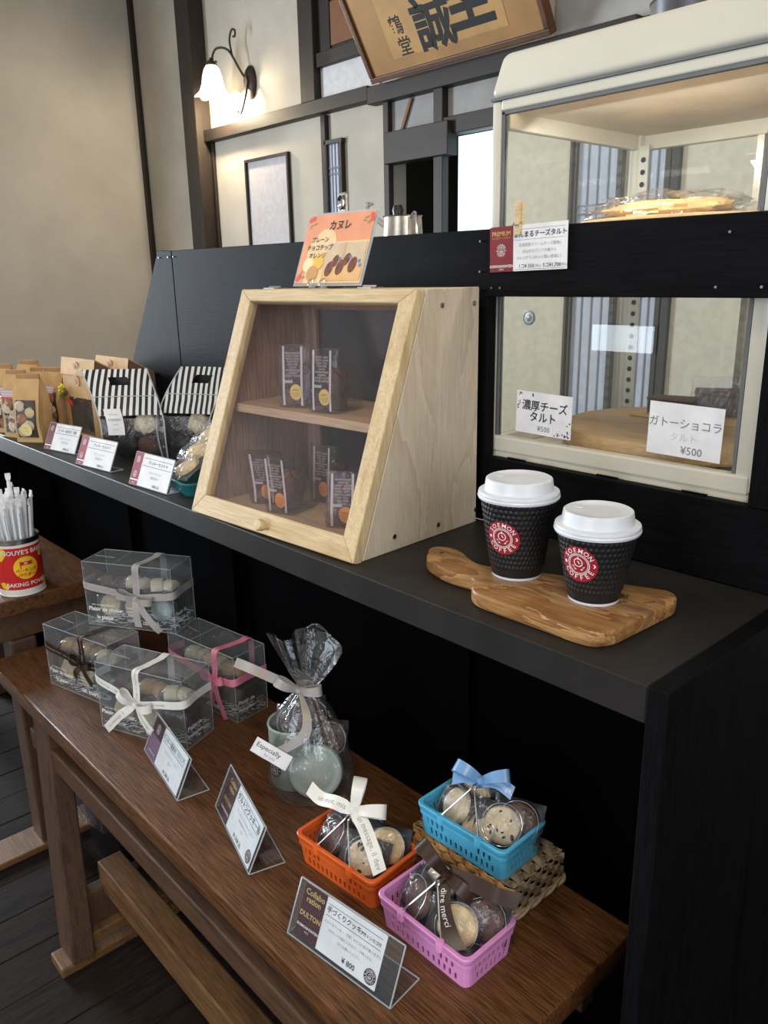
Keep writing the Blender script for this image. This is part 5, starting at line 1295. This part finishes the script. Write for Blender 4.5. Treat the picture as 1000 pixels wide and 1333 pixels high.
# ---------------------------------------------------------------- black bin with a clear liner under the table
bi = thing('waste_bin', 'black bin with a crumpled clear plastic liner on the floor behind the bench leg', 'bin', (-1.262, .055, FZ))
mb = MB(); mb.loft([rrect(.20, .20, .02, 3, .0002), rrect(.24, .24, .02, 3, .27), rrect(.235, .235, .02, 3, .27), rrect(.19, .19, .02, 3, .01)], True, True); mb.build('bin_body', BLACKPL, bi, smooth=True)
from mathutils import noise as NZ
def liner(u, v):
    a = 2 * math.pi * u; r = .125 + .05 * v + .018 * NZ.noise(V((math.cos(a) * 3, math.sin(a) * 3, v * 4)))
    z = .275 + .03 * math.sin(v * 3.0) - .11 * v + .02 * NZ.noise(V((math.cos(a) * 2, math.sin(a) * 2, v * 3 + 5)))
    return (r * math.cos(a), r * math.sin(a), max(.02, z))
mb = MB(); mb.grid(liner, 48, 10); mb.build('plastic_liner', CELLO, bi, smooth=True)

# ================================================================ CLEAR GIFT BOXES
GW, GD, GH = .187, .072, .127
def box_matrix(x, y, z, deg): return Matrix.Translation((x, y, z)) @ Matrix.Rotation(R(deg), 4, 'Z')
shred_seed = [0]
def gift_box(M, label, rib, tmat, who, bowcfg, sw):
    t = thing('clear_gift_box', label, 'gift box', mat=M, group='clear gift boxes stacked on the bench')
    e = .0004
    mb = MB(); mb.box(0, GW, 0, GD, .0004, GH); mb.build('clear_shell', PVC, t)
    mb = MB()
    cs8 = [(0, 0), (GW, 0), (GW, GD), (0, GD)]
    for i in range(4):
        a, b = cs8[i], cs8[(i + 1) % 4]
        mb.tube([(*a, .001), (*b, .001)], .00045, 5); mb.tube([(*a, GH), (*b, GH)], .00065, 5); mb.tube([(*a, .001), (*a, GH)], .00055, 5)
    mb.tube([(.004, GD * .5, GH + .0004), (.05, GD * .45, GH + .0004)], .0004, 5)
    mb.tube([(GW * .36, 0, GH + .0002), (GW * .33, GD, GH + .0002)], .0004, 5)
    mb.build('folded_edges', PVCE, t)
    mb = MB()
    for k in range(5): mb.M = Matrix.Translation((.003, -.0006, .018 + k * .024)) @ Matrix.Rotation(R(90), 4, 'X'); mb.lathe([(.0011, 0), (.0011, .0004)], 8, True, True)
    mb.M = Matrix(); mb.build('weld_dots', PVCE, t)
    # white print low on the front and the right end
    fw = lambda x, y, z: (x, -.0009 - z, y)
    rw = lambda x, y, z: (GW + .0009 + z, x, y)
    letters(t, WHITEINK, [('Plaisir de choisir,', .0112, .004, .034, 'LEFT', .016), ('avec une merveilleuse', .0052, .012, .043, 'LEFT'), ('Nous transmettons votre', .0052, .088, .042, 'LEFT'), ('sentiment. Ce que compte', .0052, .088, .035, 'LEFT'),
                          ('le degré de vrai ravis', .0052, .088, .028, 'LEFT'), ('le plaisir', .0110, .020, .018, 'LEFT', .016), ('un merci', .0150, .100, .016, 'LEFT', .016)], .0, fw)
    letters(t, WHITEINK, [('Plaisir de', .0105, .004, .036, 'LEFT', .008), ('merveilleux', .0085, .004, .022, 'LEFT', .008)], .0, rw)
    # ribbon round the box and over the lid
    cx, cz, z0, z1 = bowcfg
    o = .0012
    rw_ = .0145
    r0 = ribbon(t, 'ribbon', rib, [(-o, GD * .5, z0), (-o, -o, z0 - .002), (cx * .5, -o * 1.6, (z0 + cz) / 2 - .002), (cx, -o * 2, cz), ((cx + GW) / 2, -o * 1.6, (z1 + cz) / 2 - .001), (GW + o, -o, z1), (GW + o, GD * .5, z1 + .001), (GW + o, GD + o, z1)],
                [(0, 0, 1)] * 8, rw_, 6, text='votre sentiment un message, il dev  votre sentiment  un merci un message', tmat=tmat, tsize=.45, flip=1)
    ribbon(t, 'ribbon', rib, [(cx, -o * 2, cz), (cx + .002, -o, (cz + GH) / 2), (cx + .004, -o, GH), (cx + .008, GD * .3, GH + .0016), (cx + .012, GD * .7, GH + .0016), (cx + .014, GD + o, GH), (cx + .014, GD + o, GH * .6)],
           [(1, 0, 0)] * 7, rw_, 6, text='message, un merci merveilleux', tmat=tmat, tsize=.45, flip=-1)
    return t, r0
def packs_in(M, kinds, who):
    """wrapped sweets packed inside one clear box: things of their own"""
    for k, (px, py, pz, mats, s, rz, lab) in enumerate(kinds):
        up = pz < .05
        MM = M @ Matrix.Translation((px, py, pz)) @ Matrix.Rotation(rz, 4, 'Z')
        if up: MM = MM @ Matrix.Rotation(R(76), 4, 'X')
        t = thing('wrapped_sweet', lab + ' inside ' + who, 'sweet', mat=MM, group='wrapped sweets inside ' + who)
        if up:
            c = cookie_mb(s * .92, .010, k * 1.7 + px * 40); c.v = [V((p.x, p.y, p.z + .001)) for p in c.v]
            c.build('sweet', mats[0], t, smooth=True)
        else:
            for cx, cy, w_, hgt, rr in ((-.42, -.08, .44, .024, .25), (.44, .10, .46, .020, -.3)):
                mb = MB(); mb.M = Matrix.Translation((cx * s, cy * s, 0)) @ Matrix.Rotation(rr, 4, 'Z')
                q = lambda z, f, e=1.0: [(x * s * w_ * f, y * s * .58 * f * e, z) for x, y in ((-1, -.8), (-.8, -1), (.8, -1), (1, -.8), (1, .8), (.8, 1), (-.8, 1), (-1, .8))]
                mb.loft([q(.004, .9), q(.006, 1), q(hgt * .6, .98), q(hgt, .9, .45)], True, True); mb.build('sweet', mats[0], t, bevel=.001, smooth=True)
        def wr(u, v):
            x = (u - .5) * 2; y = (v - .5) * 2
            e_ = max(0, (1 - x ** 4) * (1 - y ** 4)) ** .6
            return (x * s * 1.28, y * s * (1.05 if up else .86), (.014 if up else .021) * e_ + .002 * math.sin(8 * x + 2 * y) * (1 - e_) + .005)
        mb = MB(); mb.grid(wr, 14, 12); mb.build('wrapper_top', PACKF, t, smooth=True)
        mb = MB(); mb.grid(lambda u, v: (wr(u, v)[0], wr(u, v)[1], .005 - .3 * (wr(u, v)[2] - .005) - .0005), 10, 8); mb.build('wrapper_tray', mats[1], t, smooth=True)
def shred(M, who, seed):
    rn = random.Random(seed); mb = MB()
    for k in range(190):
        x, y = rn.uniform(.006, GW - .006), rn.uniform(.004, GD - .004)
        if rn.random() < .5: y = rn.uniform(.003, .012)
        elif rn.random() < .4: x = rn.uniform(GW - .012, GW - .003)
        z = rn.uniform(.003, .026); a = rn.uniform(0, 6.28); l = rn.uniform(.006, .014); c = rn.uniform(-.004, .004)
        p = [V((x + l * t_ * math.cos(a), y + l * t_ * math.sin(a), z + c * (1 - t_ * t_) + rn.uniform(-.001, .001))) for t_ in (-1, 0, 1)]
        p = [V((min(max(q.x, .002), GW - .002), min(max(q.y, .002), GD - .002), max(q.z, .0015))) for q in p]
        mb.add([p[0], p[1], p[2], p[2] + V((0, 0, .0012)), p[1] + V((0, 0, .0012)), p[0] + V((0, 0, .0012))], [(0, 1, 4, 5), (1, 2, 3, 4)])
    mb.M = Matrix(); mb.v = [M @ p for p in mb.v]
    o = mb.build('paper_shred', SHRED, fix=False); tag(o, 'white shredded paper padding at the bottom of ' + who, 'padding', None, 'stuff')
CREAMSW = plain('cream_sweet', (236, 220, 186), 0.6, var=0.05, scale=60)
A_ = (CREAMSW, PACKBR); B_ = (CARAMEL, PACKBR); C_ = (COOKIEC, PACKB); D_ = (COOKIE, PACKB); E_ = (SAGE, PACKB)
def standard(sel):
    return [(.038, .026, .034, D_, .0235, .06, 'round cookie in clear film low on the left'), (.092, .026, .034, sel[0], .0235, -.05, 'cookie in clear film low in the middle'), (.148, .026, .034, sel[1], .0235, .08, 'dark-trayed cookie low on the right'),
            (.042, .036, .066, sel[2], .0285, .10, 'flat wrapped sweet on top at the left'), (.096, .036, .068, sel[3], .0270, -.12, 'wrapped sweet on top in the middle'), (.148, .036, .068, sel[4], .0270, .15, 'wrapped cream sweet on top at the right')]
def mid_insert(t):
    mb = MB(); mb.box(.003, GW - .003, .014, GD - .003, .0575, .0595); mb.build('card_insert', PACKBR, t)
    mb = MB(); mb.box(.003, GW - .003, .046, .0475, .002, .0575); mb.build('card_divider', PACKB, t)
def tail(*p): return list(p)
# left box, dark brown ribbon
ML = box_matrix(-1.178, -.138, BZ, 14)
gL, rL = gift_box(ML, 'clear gift box with dark brown ribbon at the left end of the bench', RUBBROWN, GREYINK, 'x', (.112, .070, .088, .080), None); mid_insert(gL)
bow(rL, (.112, -.004, .070), (0, -1, 0), (-.8, 0, .5), (.9, 0, .2), [(.112, -.004, .070), (.13, -.010, .058), (.145, -.009, .040)], [(.112, -.004, .070), (.10, -.010, .055), (.095, -.008, .042)], .013, .026, RUBBROWN)
packs_in(ML, standard((A_, C_, B_, B_, A_)), 'the brown-ribboned box'); shred(ML, 'the brown-ribboned clear box', 1)
# right rear box, pink ribbon
MR = box_matrix(-.979, .0195, BZ, 8.0)
gR, rR = gift_box(MR, 'clear gift box with pink ribbon at the right rear of the stack', RUBPINK, GREYINK, 'x', (.135, .070, .088, .080), None); mid_insert(gR)
bow(rR, (.135, -.004, .070), (0, -1, 0), (-.9, 0, .35), (.9, 0, .25), [(.135, -.004, .070), (.152, -.012, .045), (.163, -.012, .020), (.166, -.009, -.0 + .004)], [(.135, -.004, .070), (.13, -.009, .048), (.128, -.006, .020)], .0135, .026, RUBPINK, 'votre message', GREYINK)
packs_in(MR, standard((C_, C_, A_, D_, B_)), 'the pink-ribboned box'); shred(MR, 'the pink-ribboned clear box', 2)
# front box, white ribbon
MF = box_matrix(-.952, -.133, BZ, 22.4)
gF, rF = gift_box(MF, 'clear gift box with white ribbon bow at the front of the stack', RUBWHITE, GREYINK, 'x', (.088, .066, .100, .086), None); mid_insert(gF)
bow(rF, (.088, -.004, .066), (0, -1, 0), (-.78, 0, .62), (.96, 0, .10), [(.088, -.005, .066), (.06, -.014, .045), (.035, -.016, .020), (.022, -.013, .008)], [(.088, -.005, .066), (.115, -.018, .046), (.145, -.022, .026), (.168, -.018, .016)], .0155, .034, RUBWHITE, '< un message, il', GREYINK, 'un message')
packs_in(MF, standard((A_, C_, (COOKIEC, PACKBR), B_, A_)), 'the white-ribboned box'); shred(MF, 'the white-ribboned clear box', 3)
# top box, silver-brown ribbon
MT = box_matrix(-1.108, -.075, BZ + GH + .0022, 31)
gT, rT = gift_box(MT, 'clear gift box with silver grey ribbon stacked on top of the others', RUBGREY, GREYINK, 'x', (.112, .066, .084, .076), None); mid_insert(gT)
bow(rT, (.112, -.004, .066), (0, -1, 0), (-.95, 0, .25), (.95, 0, -.05), [(.112, -.005, .066), (.135, -.016, .042), (.155, -.018, .020), (.164, -.014, .008)], [(.112, -.005, .066), (.113, -.010, .040), (.114, -.008, .010)], .0145, .034, RUBGREY, 'un merci', GREYINK)
packs_in(MT, standard((A_, E_, (COOKIEC, PACKBR), A_, A_)), 'the topmost silver-ribboned box'); shred(MT, 'the topmost clear box', 4)

# ================================================================ CELLOPHANE GIFT BAG with a tin
GX, GY = -.562, .030
cbag = thing('cellophane_bag', 'tied clear cellophane gift bag with grey satin ribbon on the bench', 'gift bag', (GX, GY, BZ))
def cel(u, v):
    a = 2 * math.pi * u
    prof = [(.058, .0012), (.068, .012), (.070, .05), (.060, .09), (.040, .130), (.016, .160), (.011, .168), (.016, .176), (.030, .198), (.044, .222), (.052, .240)]
    k = v * (len(prof) - 1); i = min(int(k), len(prof) - 2); f = k - i
    r = prof[i][0] * (1 - f) + prof[i + 1][0] * f; z = prof[i][1] * (1 - f) + prof[i + 1][1] * f
    pl_ = max(0, min(1, (z - .04) / .12)); up = 1 if z > .168 else 0
    r *= 1 + .10 * pl_ * math.sin(a * 11 + 2 * math.sin(a * 2)) + .05 * NZ.noise(V((math.cos(a) * 2, math.sin(a) * 2, z * 20)))
    if up:
        r *= 1 + .30 * math.sin(a * 5 + 1) * (v - .6)
        z += .02 * (v - .6) * math.sin(a * 3 + 2) * 2
    tilt = max(0, z - .16) * .10
    r *= 1.06
    return (r * math.cos(a) * (1.05 if not up else 1.1) + tilt, r * math.sin(a) * (.80 if not up else .75), z)
mb = MB(); mb.grid(cel, 96, 44); mb.build('cellophane', CELLO, cbag, smooth=True)
mb = MB(); mb.lathe([(0, .0006), (.056, .0006), (.056, .0012), (0, .0012)], 32); mb.build('base_card', PACKF, cbag)
O = V((.0, -.012, .168))
rb_ = ribbon(cbag, 'ribbon', RUBGREY, [(.014 * math.cos(a), .012 * math.sin(a), .168) for a in [2 * math.pi * i / 12 for i in range(13)]], (0, 0, 1), .012, 3)
Nn = V((.62, -.75, .2))
bow(rb_, O, Nn, (-.60, -.55, .45), (.75, .55, .12), [O, O + V((-.045, -.045, .032)), O + V((-.075, -.060, .040))], [O, O + V((.030, -.010, -.025)), O + V((.034, -.022, -.055)), O + V((.0, -.055, -.085)), O + V((-.028, -.058, -.100))], .0155, .034, RUBGREY, '< un message', GOLDINK, 'mi message')
# hang tag
mb = MB(); mb.M = Matrix.Translation((.004, -.070, .088)) @ Matrix.Rotation(R(35), 4, 'Z') @ Matrix.Rotation(R(28), 4, 'Y') @ Matrix.Rotation(R(75), 4, 'X')
TM = mb.M.copy(); mb.prism(rect(-.030, .030, -.012, .012), 0, .0006); mb.build('hang_tag', WHITEP, cbag)
letters(cbag, BLACKINK, [('Especially', .0105, -.006, .003)], .0009, lambda x, y, z: tuple(TM @ V((x, y, z))))
letters(cbag, GREYINK, [('for you', .006, .0, -.006)], .0009, lambda x, y, z: tuple(TM @ V((x, y, z))))
tn_ = thing('sage_canister', 'pale sage green canister inside the cellophane bag', 'canister', (GX - .028, GY - .008, BZ + .0016), R(20)); tn_.scale = (1.1, 1.1, 1.14)
mb = MB(); mb.lathe([(0, 0), (.0325, 0), (.034, .002), (.034, .086), (.0352, .088), (.0345, .090), (.032, .089), (.0318, .004), (0, .004)], 44); mb.build('canister_body', SAGE, tn_, smooth=True)
def swarp(x, y, z):
    a = -math.pi / 2 + x / .034; r = .0345 + z
    return (r * math.cos(a), r * math.sin(a), y)
logo(tn_, -.012, .030, .0125, PURPLE, WHITEINK, 0, swarp)
lidm = Matrix.Translation((GX + .030, GY - .012, BZ + .0425)) @ Matrix.Rotation(R(42), 4, 'Z') @ Matrix.Rotation(R(72), 4, 'X')
ld = thing('canister_lid', 'round sage green canister lid leaning inside the cellophane bag', 'lid', mat=lidm @ Matrix.Scale(1.07, 4))
mb = MB(); mb.lathe([(.0385, -.010), (.0385, -.002), (.0372, 0), (.034, .0006), (.032, -.0006), (.024, -.0002), (.022, .0008), (0, .001)], 56); mb.build('lid_top', SAGE, ld, smooth=True)
bs = make_pack('cocoa', 'dark cookie pouch standing in the sage canister', 'cookie pouches in the cellophane bag', .056, .052)
bs.matrix_basis = Matrix.Translation((GX - .030, GY - .004, BZ + .100)) @ Matrix.Rotation(R(35), 4, 'Z') @ Matrix.Rotation(R(70), 4, 'X')
b2 = copy_tree(bs, label='pale cookie pouch at the top inside the cellophane bag'); b2.matrix_basis = Matrix.Translation((GX - .006, GY + .006, BZ + .122)) @ Matrix.Rotation(R(50), 4, 'Z') @ Matrix.Rotation(R(78), 4, 'X')
b3 = copy_tree(bs, label='black cookie pouch behind the round lid in the cellophane bag'); b3.matrix_basis = Matrix.Translation((GX + .020, GY + .030, BZ + .085)) @ Matrix.Rotation(R(30), 4, 'Z') @ Matrix.Rotation(R(80), 4, 'X')

# ================================================================ WICKER BOX
wk = thing('wicker_box', 'upturned woven wicker box under the blue basket', 'wicker box', (-.258, .092, BZ), R(0))
wW, wD, wH = .170, .100, .044
cnt = 0
def strip(pts, wid, w, m, nm):
    return ribbon(wk, nm, m, pts, wid, w, 4, th=.0012)
rows = 4
for side in range(4):
    if side in (0, 2):
        y = (-1 if side == 0 else 1) * wD / 2; L0, L1 = -wW / 2, wW / 2; nv = 13
        P = lambda s, z, o, y=y: (s, y + o * (1 if y > 0 else -1), z); U = (0, 0, 1); A = (1, 0, 0)
    else:
        x = (1 if side == 1 else -1) * wW / 2; L0, L1 = -wD / 2, wD / 2; nv = 8
        P = lambda s, z, o, x=x: (x + o * (1 if x > 0 else -1), s, z); U = (0, 0, 1); A = (0, 1, 0)
    tanm = WICKT if side in (0, 3) else WICKG; tand = WICKT2 if side in (0, 3) else WICKG2
    for r in range(rows):
        z = .008 + r * .0098
        pts = [P(L0 + (L1 - L0) * i / (nv * 1), z + .0008 * math.sin(i * 2.3 + r), .0022 * (1 if (i + r) % 2 else -1)) for i in range(nv + 1)]
        strip(pts, U, .0084, (tanm, tand, tanm, tanm)[r], 'weave_strip')
    for i in range(nv):
        s = L0 + (L1 - L0) * (i + .5) / nv
        pts = [P(s, .003 + .0098 * k, .0020 * (-1 if (i + k) % 2 else 1)) for k in range(5)]
        strip(pts, A, (L1 - L0) / nv * .66, tand, 'weave_stake')
for i in range(9):
    y = -wD / 2 + wD * (i + .5) / 9
    strip([(-wW / 2 + wW * k / 13, y, wH + .0016 * (1 if (i + k) % 2 else -1)) for k in range(14)], (0, 1, 0), .0092, WICKG, 'weave_strip')
for i in range(13):
    x = -wW / 2 + wW * (i + .5) / 13
    strip([(x, -wD / 2 + wD * k / 9, wH + .0014 * (-1 if (i + k) % 2 else 1)) for k in range(10)], (1, 0, 0), .0096, WICKG2, 'weave_stake')
mb = MB(); n = 60
base = rrect(wW + .008, wD + .008, .010, 5, .0048)
def along(t):
    k = t * len(base); i = int(k) % len(base); f = k - int(k); return V(base[i]).lerp(V(base[(i + 1) % len(base)]), f)
# perimeter sampled evenly
per = []
L = [0]
for i in range(len(base)): L.append(L[-1] + (V(base[(i + 1) % len(base)]) - V(base[i])).length)
def atl(s):
    s %= L[-1]; i = 0
    while L[i + 1] < s: i += 1
    return V(base[i]).lerp(V(base[(i + 1) % len(base)]), (s - L[i]) / (L[i + 1] - L[i]))
for ph in (0, math.pi):
    pts = []
    for i in range(160):
        s = L[-1] * i / 160; p = atl(s); nrm_ = V((p.x, p.y, 0)).normalized(); a = s / .0085 + ph
        pts.append(p + nrm_ * .0022 * math.cos(a) + V((0, 0, .0022 * math.sin(a))))
    mb.tube(pts, .0026, 6, closed=True)
mb.build('twisted_rim', WICKG, wk, smooth=True)
mb = MB(); mb.box(-wW / 2 + .003, wW / 2 - .003, -wD / 2 + .003, wD / 2 - .003, .0006, wH - .003); mb.build('inner_lining', plain('wicker_shadow_lining', (60, 46, 32), .8), wk)  # dark block that paints the shade between the woven strips

# ================================================================ PLASTIC BASKETS
def make_basket(label, m, x, y, z, deg, dark):
    B = Matrix.Translation((x, y, z + .0003)) @ Matrix.Rotation(R(deg), 4, 'Z')
    t = thing('plastic_basket', label, 'basket', mat=B, group='small plastic shopping baskets on the bench')
    bw, bd, rw, rd, h = .132, .076, .140, .084, .042
    zs = [.0, .004, .0145, .0175, .0185, .0285, .0315, h]
    # slot rows: z index 1-2 (.004-.0145..) lower, 4-5 upper
    mb = MB()
    def ring_(z):
        f = z / h; w = bw + (rw - bw) * f; d = bd + (rd - bd) * f; r = .008
        pts = []
        for (sx, sy, ax) in (((-1, -1, 'x')), ((1, -1, 'y')), ((1, 1, 'x')), ((-1, 1, 'y'))):
            pass
        out = []
        NX, NY = 70, 40
        for i in range(NX): out.append((-w / 2 + r + (w - 2 * r) * i / NX, -d / 2, z))
        for k in range(4): a = R(-90 + 90 * k / 4); out.append((w / 2 - r + r * math.cos(a), -d / 2 + r + r * math.sin(a), z))
        for i in range(NY): out.append((w / 2, -d / 2 + r + (d - 2 * r) * i / NY, z))
        for k in range(4): a = R(90 * k / 4); out.append((w / 2 - r + r * math.cos(a), d / 2 - r + r * math.sin(a), z))
        for i in range(NX): out.append((w / 2 - r - (w - 2 * r) * i / NX, d / 2, z))
        for k in range(4): a = R(90 + 90 * k / 4); out.append((-w / 2 + r + r * math.cos(a), d / 2 - r + r * math.sin(a), z))
        for i in range(NY): out.append((-w / 2, d / 2 - r - (d - 2 * r) * i / NY, z))
        for k in range(4): a = R(180 + 90 * k / 4); out.append((-w / 2 + r + r * math.cos(a), -d / 2 + r + r * math.sin(a), z))
        return out
    rings = [ring_(z_) for z_ in zs]; N = len(rings[0])
    vs = [p for r_ in rings for p in r_]
    def slot(i, row):
        for a, b in ((0, 70), (74, 114), (118, 188), (192, 232)):
            if a + 3 <= i < b - 3:
                k = i - a
                # a plain band in the middle of the upper row on the long sides carries the maker's name
                if row == 1 and (b - a) > 50 and 20 <= k < 50: return False
                return k % 5 in ((0, 1) if row == 0 else (2, 3))
        return False
    fs = []
    for j in range(len(zs) - 1):
        for i in range(N):
            if (j == 1 and slot(i, 0)) or (j == 4 and slot(i, 1)) or (j == 2 and slot(i, 0) and False): continue
            k = (i + 1) % N; fs.append((j * N + i, j * N + k, (j + 1) * N + k, (j + 1) * N + i))
    fs.append(tuple(reversed(range(N))))
    mb.add(vs, fs); mb.build('basket_body', m, t, solid=-.0014)
    mb = MB()
    mb.loft([rrect(rw - .001, rd - .001, .009, 5, h - .006), rrect(rw + .004, rd + .004, .010, 5, h - .006), rrect(rw + .007, rd + .007, .011, 5, h - .002), rrect(rw + .0075, rd + .0075, .011, 5, h + .0015), rrect(rw + .0055, rd + .0055, .011, 5, h + .0025), rrect(rw - .003, rd - .003, .009, 5, h + .0020), rrect(rw - .0035, rd - .0035, .009, 5, h - .006)])
    mb.loft([rrect(rw - .0035, rd - .0035, .009, 5, h - .006), rrect(rw - .001, rd - .001, .009, 5, h - .006)])
    mb.build('rim', m, t, smooth=True)
    mb = MB(); mb.loft([rrect(rw + .0012, rd + .0012, .010, 5, h - .0135), rrect(rw + .0032, rd + .0032, .010, 5, h - .0125), rrect(rw + .0036, rd + .0036, .010, 5, h - .0065)]); mb.build('rim_step', m, t, smooth=True)
    letters(t, dark, [('DULTON', .0085, 0, .0235, 'CENTER', .02)], .0, lambda px, py, pz: (px, -(bd + (rd - bd) * py / h) / 2 - .0007, py))
    # wire handles, pivoting on bosses at the rim and meeting over the middle
    yb = rd / 2 + .001
    for xa, xc in ((-.030, -.003), (.032, .003)):
        for sy in (-1, 1):
            mb = MB(); mb.M = Matrix.Translation((xa, sy * (yb + .0005), h - .001)); mb.lathe([(.0048, -.008), (.0052, .002), (.0045, .0045), (0, .005)], 14, True); mb.build('handle_boss', m, t, smooth=True)
        hh = h + .044
        pts = [(xa, -yb, h + .002), (xc - .0005, -.016, hh - .003), (xc, -.013, hh), (xc, .013, hh), (xc - .0005, .016, hh - .003), (xa, yb, h + .002)]
        mb = MB(); mb.tube(pts, .0011, 7); mb.build('wire_handle', CHROME, t, smooth=True)
    return t, B, h + .044
GB = 'cookie pouches in the baskets'
def fill(B, specs):
    for (kind, lab, x, y, z, rz, rx, ry) in specs:
        key = kind[0]
        p = make_pack(kind[0], lab, GB, .066, .052, kind[1])
        place(p, B, x * .86, y * .8 + .004, z + .007, R(rz), R(rx), R(ry))
bo, MO, hO = make_basket('orange plastic basket of cookie pouches with white ribbon', ORANGE, -.372, -.037, BZ, 4, BLACKINK)
fill(MO, [(('chip', PACKB), 'pouch with a big chocolate chip cookie at the front of the orange basket', .026, -.014, .028, 12, 52, 8),
          (('cocoa', PACKB), 'pouch with a dark cocoa cookie at the left of the orange basket', -.038, -.008, .026, -14, 50, -6),
          (('plain', PACKB), 'black pouch leaning at the back right of the orange basket', .038, .022, .036, 16, 66, 10),
          (('cocoa', PACKB), 'black pouch standing at the back left of the orange basket', -.026, .026, .038, -4, 74, 0)])
hd = ribbon(bo, 'ribbon', RUBWHITE, [(-.004, 0, hO - .004), (-.005, 0, hO), (0, 0, hO + .003), (.005, 0, hO), (.004, 0, hO - .004), (-.004, 0, hO - .004)], (0, 1, 0), .012, 3)
bow(hd, (0, -.002, hO + .003), (.5, -.55, .66), (-.35, .65, .62), (.85, .5, .1), [(0, -.003, hO + .003), (-.024, -.012, hO + .010), (-.052, -.014, hO + .004), (-.074, -.014, hO + .010)], [(0, -.003, hO + .003), (.026, -.012, hO + .002), (.052, -.022, hO - .014), (.072, -.030, hO - .034)], .018, .040, RUBWHITE, '<  un mot, mis', GREYINK, 'un message, il dev')
bp, MP, hP = make_basket('pink plastic basket of cookie pouches with dark brown ribbon', PINK, -.2115, -.036, BZ, .5, plain('pink_emboss', (206, 130, 190), .4))
fill(MP, [(('plain', PACKB), 'pouch with a large round plain cookie at the front of the pink basket', .024, -.012, .028, 20, 52, 6),
          (('cocoa', PACKB), 'pouch with a dark chip cookie at the front left of the pink basket', -.040, -.010, .028, -16, 56, -8),
          (('pale', PACKB), 'pouch with a pale cookie at the back left of the pink basket', -.030, .022, .040, -6, 66, 0),
          (('cocoa', PACKB), 'black pouch at the back right of the pink basket', .044, .020, .034, 20, 60, 12)])
hd = ribbon(bp, 'ribbon', RUBBROWN, [(-.004, 0, hP - .004), (-.005, 0, hP), (0, 0, hP + .003), (.005, 0, hP), (.004, 0, hP - .004), (-.004, 0, hP - .004)], (0, 1, 0), .014, 3)
bow(hd, (0, .0, hP + .003), (.5, -.6, .62), (-.85, -.1, .55), (.5, .35, -.55), [(0, 0, hP + .003), (.012, -.018, hP - .020), (.030, -.026, hP - .040), (.048, -.030, hP - .052)], [(0, .0, hP + .003), (.030, .012, hP + .002), (.058, .024, hP - .006), (.086, .026, hP + .004)], .018, .042, RUBBROWN, 'dire merci', WHITEINK, None)
bb, MBk, hB = make_basket('sky blue plastic basket of cookie pouches on the wicker box', BLUE, -.2575, .078, BZ + wH + .0030, 1.5, plain('blue_emboss', (96, 160, 180), .4))
fill(MBk, [(('chip', PACKB), 'pouch with a speckled cookie at the right of the blue basket', .034, .0, .030, 18, 50, 8),
           (('pale', PACKB), 'pouch with pale round cookies at the left of the blue basket', -.040, -.008, .028, -12, 54, -6),
           (('cocoa', PACKB), 'black pouch at the back right of the blue basket', .048, .024, .034, 14, 62, 10),
           (('plain', PACKB), 'pouch at the back left of the blue basket', -.028, .024, .040, -6, 70, 0),
           (('pale', PACKB), 'pouch lying low at the front of the blue basket', .006, -.020, .016, 6, 28, 0)])
hd = ribbon(bb, 'ribbon', RUBBLUE, [(-.004, 0, hB - .004), (-.005, 0, hB), (0, 0, hB + .003), (.005, 0, hB), (.004, 0, hB - .004), (-.004, 0, hB - .004)], (0, 1, 0), .012, 3)
bow(hd, (0, .0, hB + .003), (.45, -.55, .70), (-.9, -.2, .2), (.9, .42, .35), [(0, 0, hB + .003), (-.020, -.008, hB + .004), (-.036, -.014, hB - .004)], [(0, 0, hB + .003), (.022, .006, hB + .008), (.044, .008, hB + .002)], .017, .036, RUBBLUE, 'sis', WHITEINK, 'message, Re')
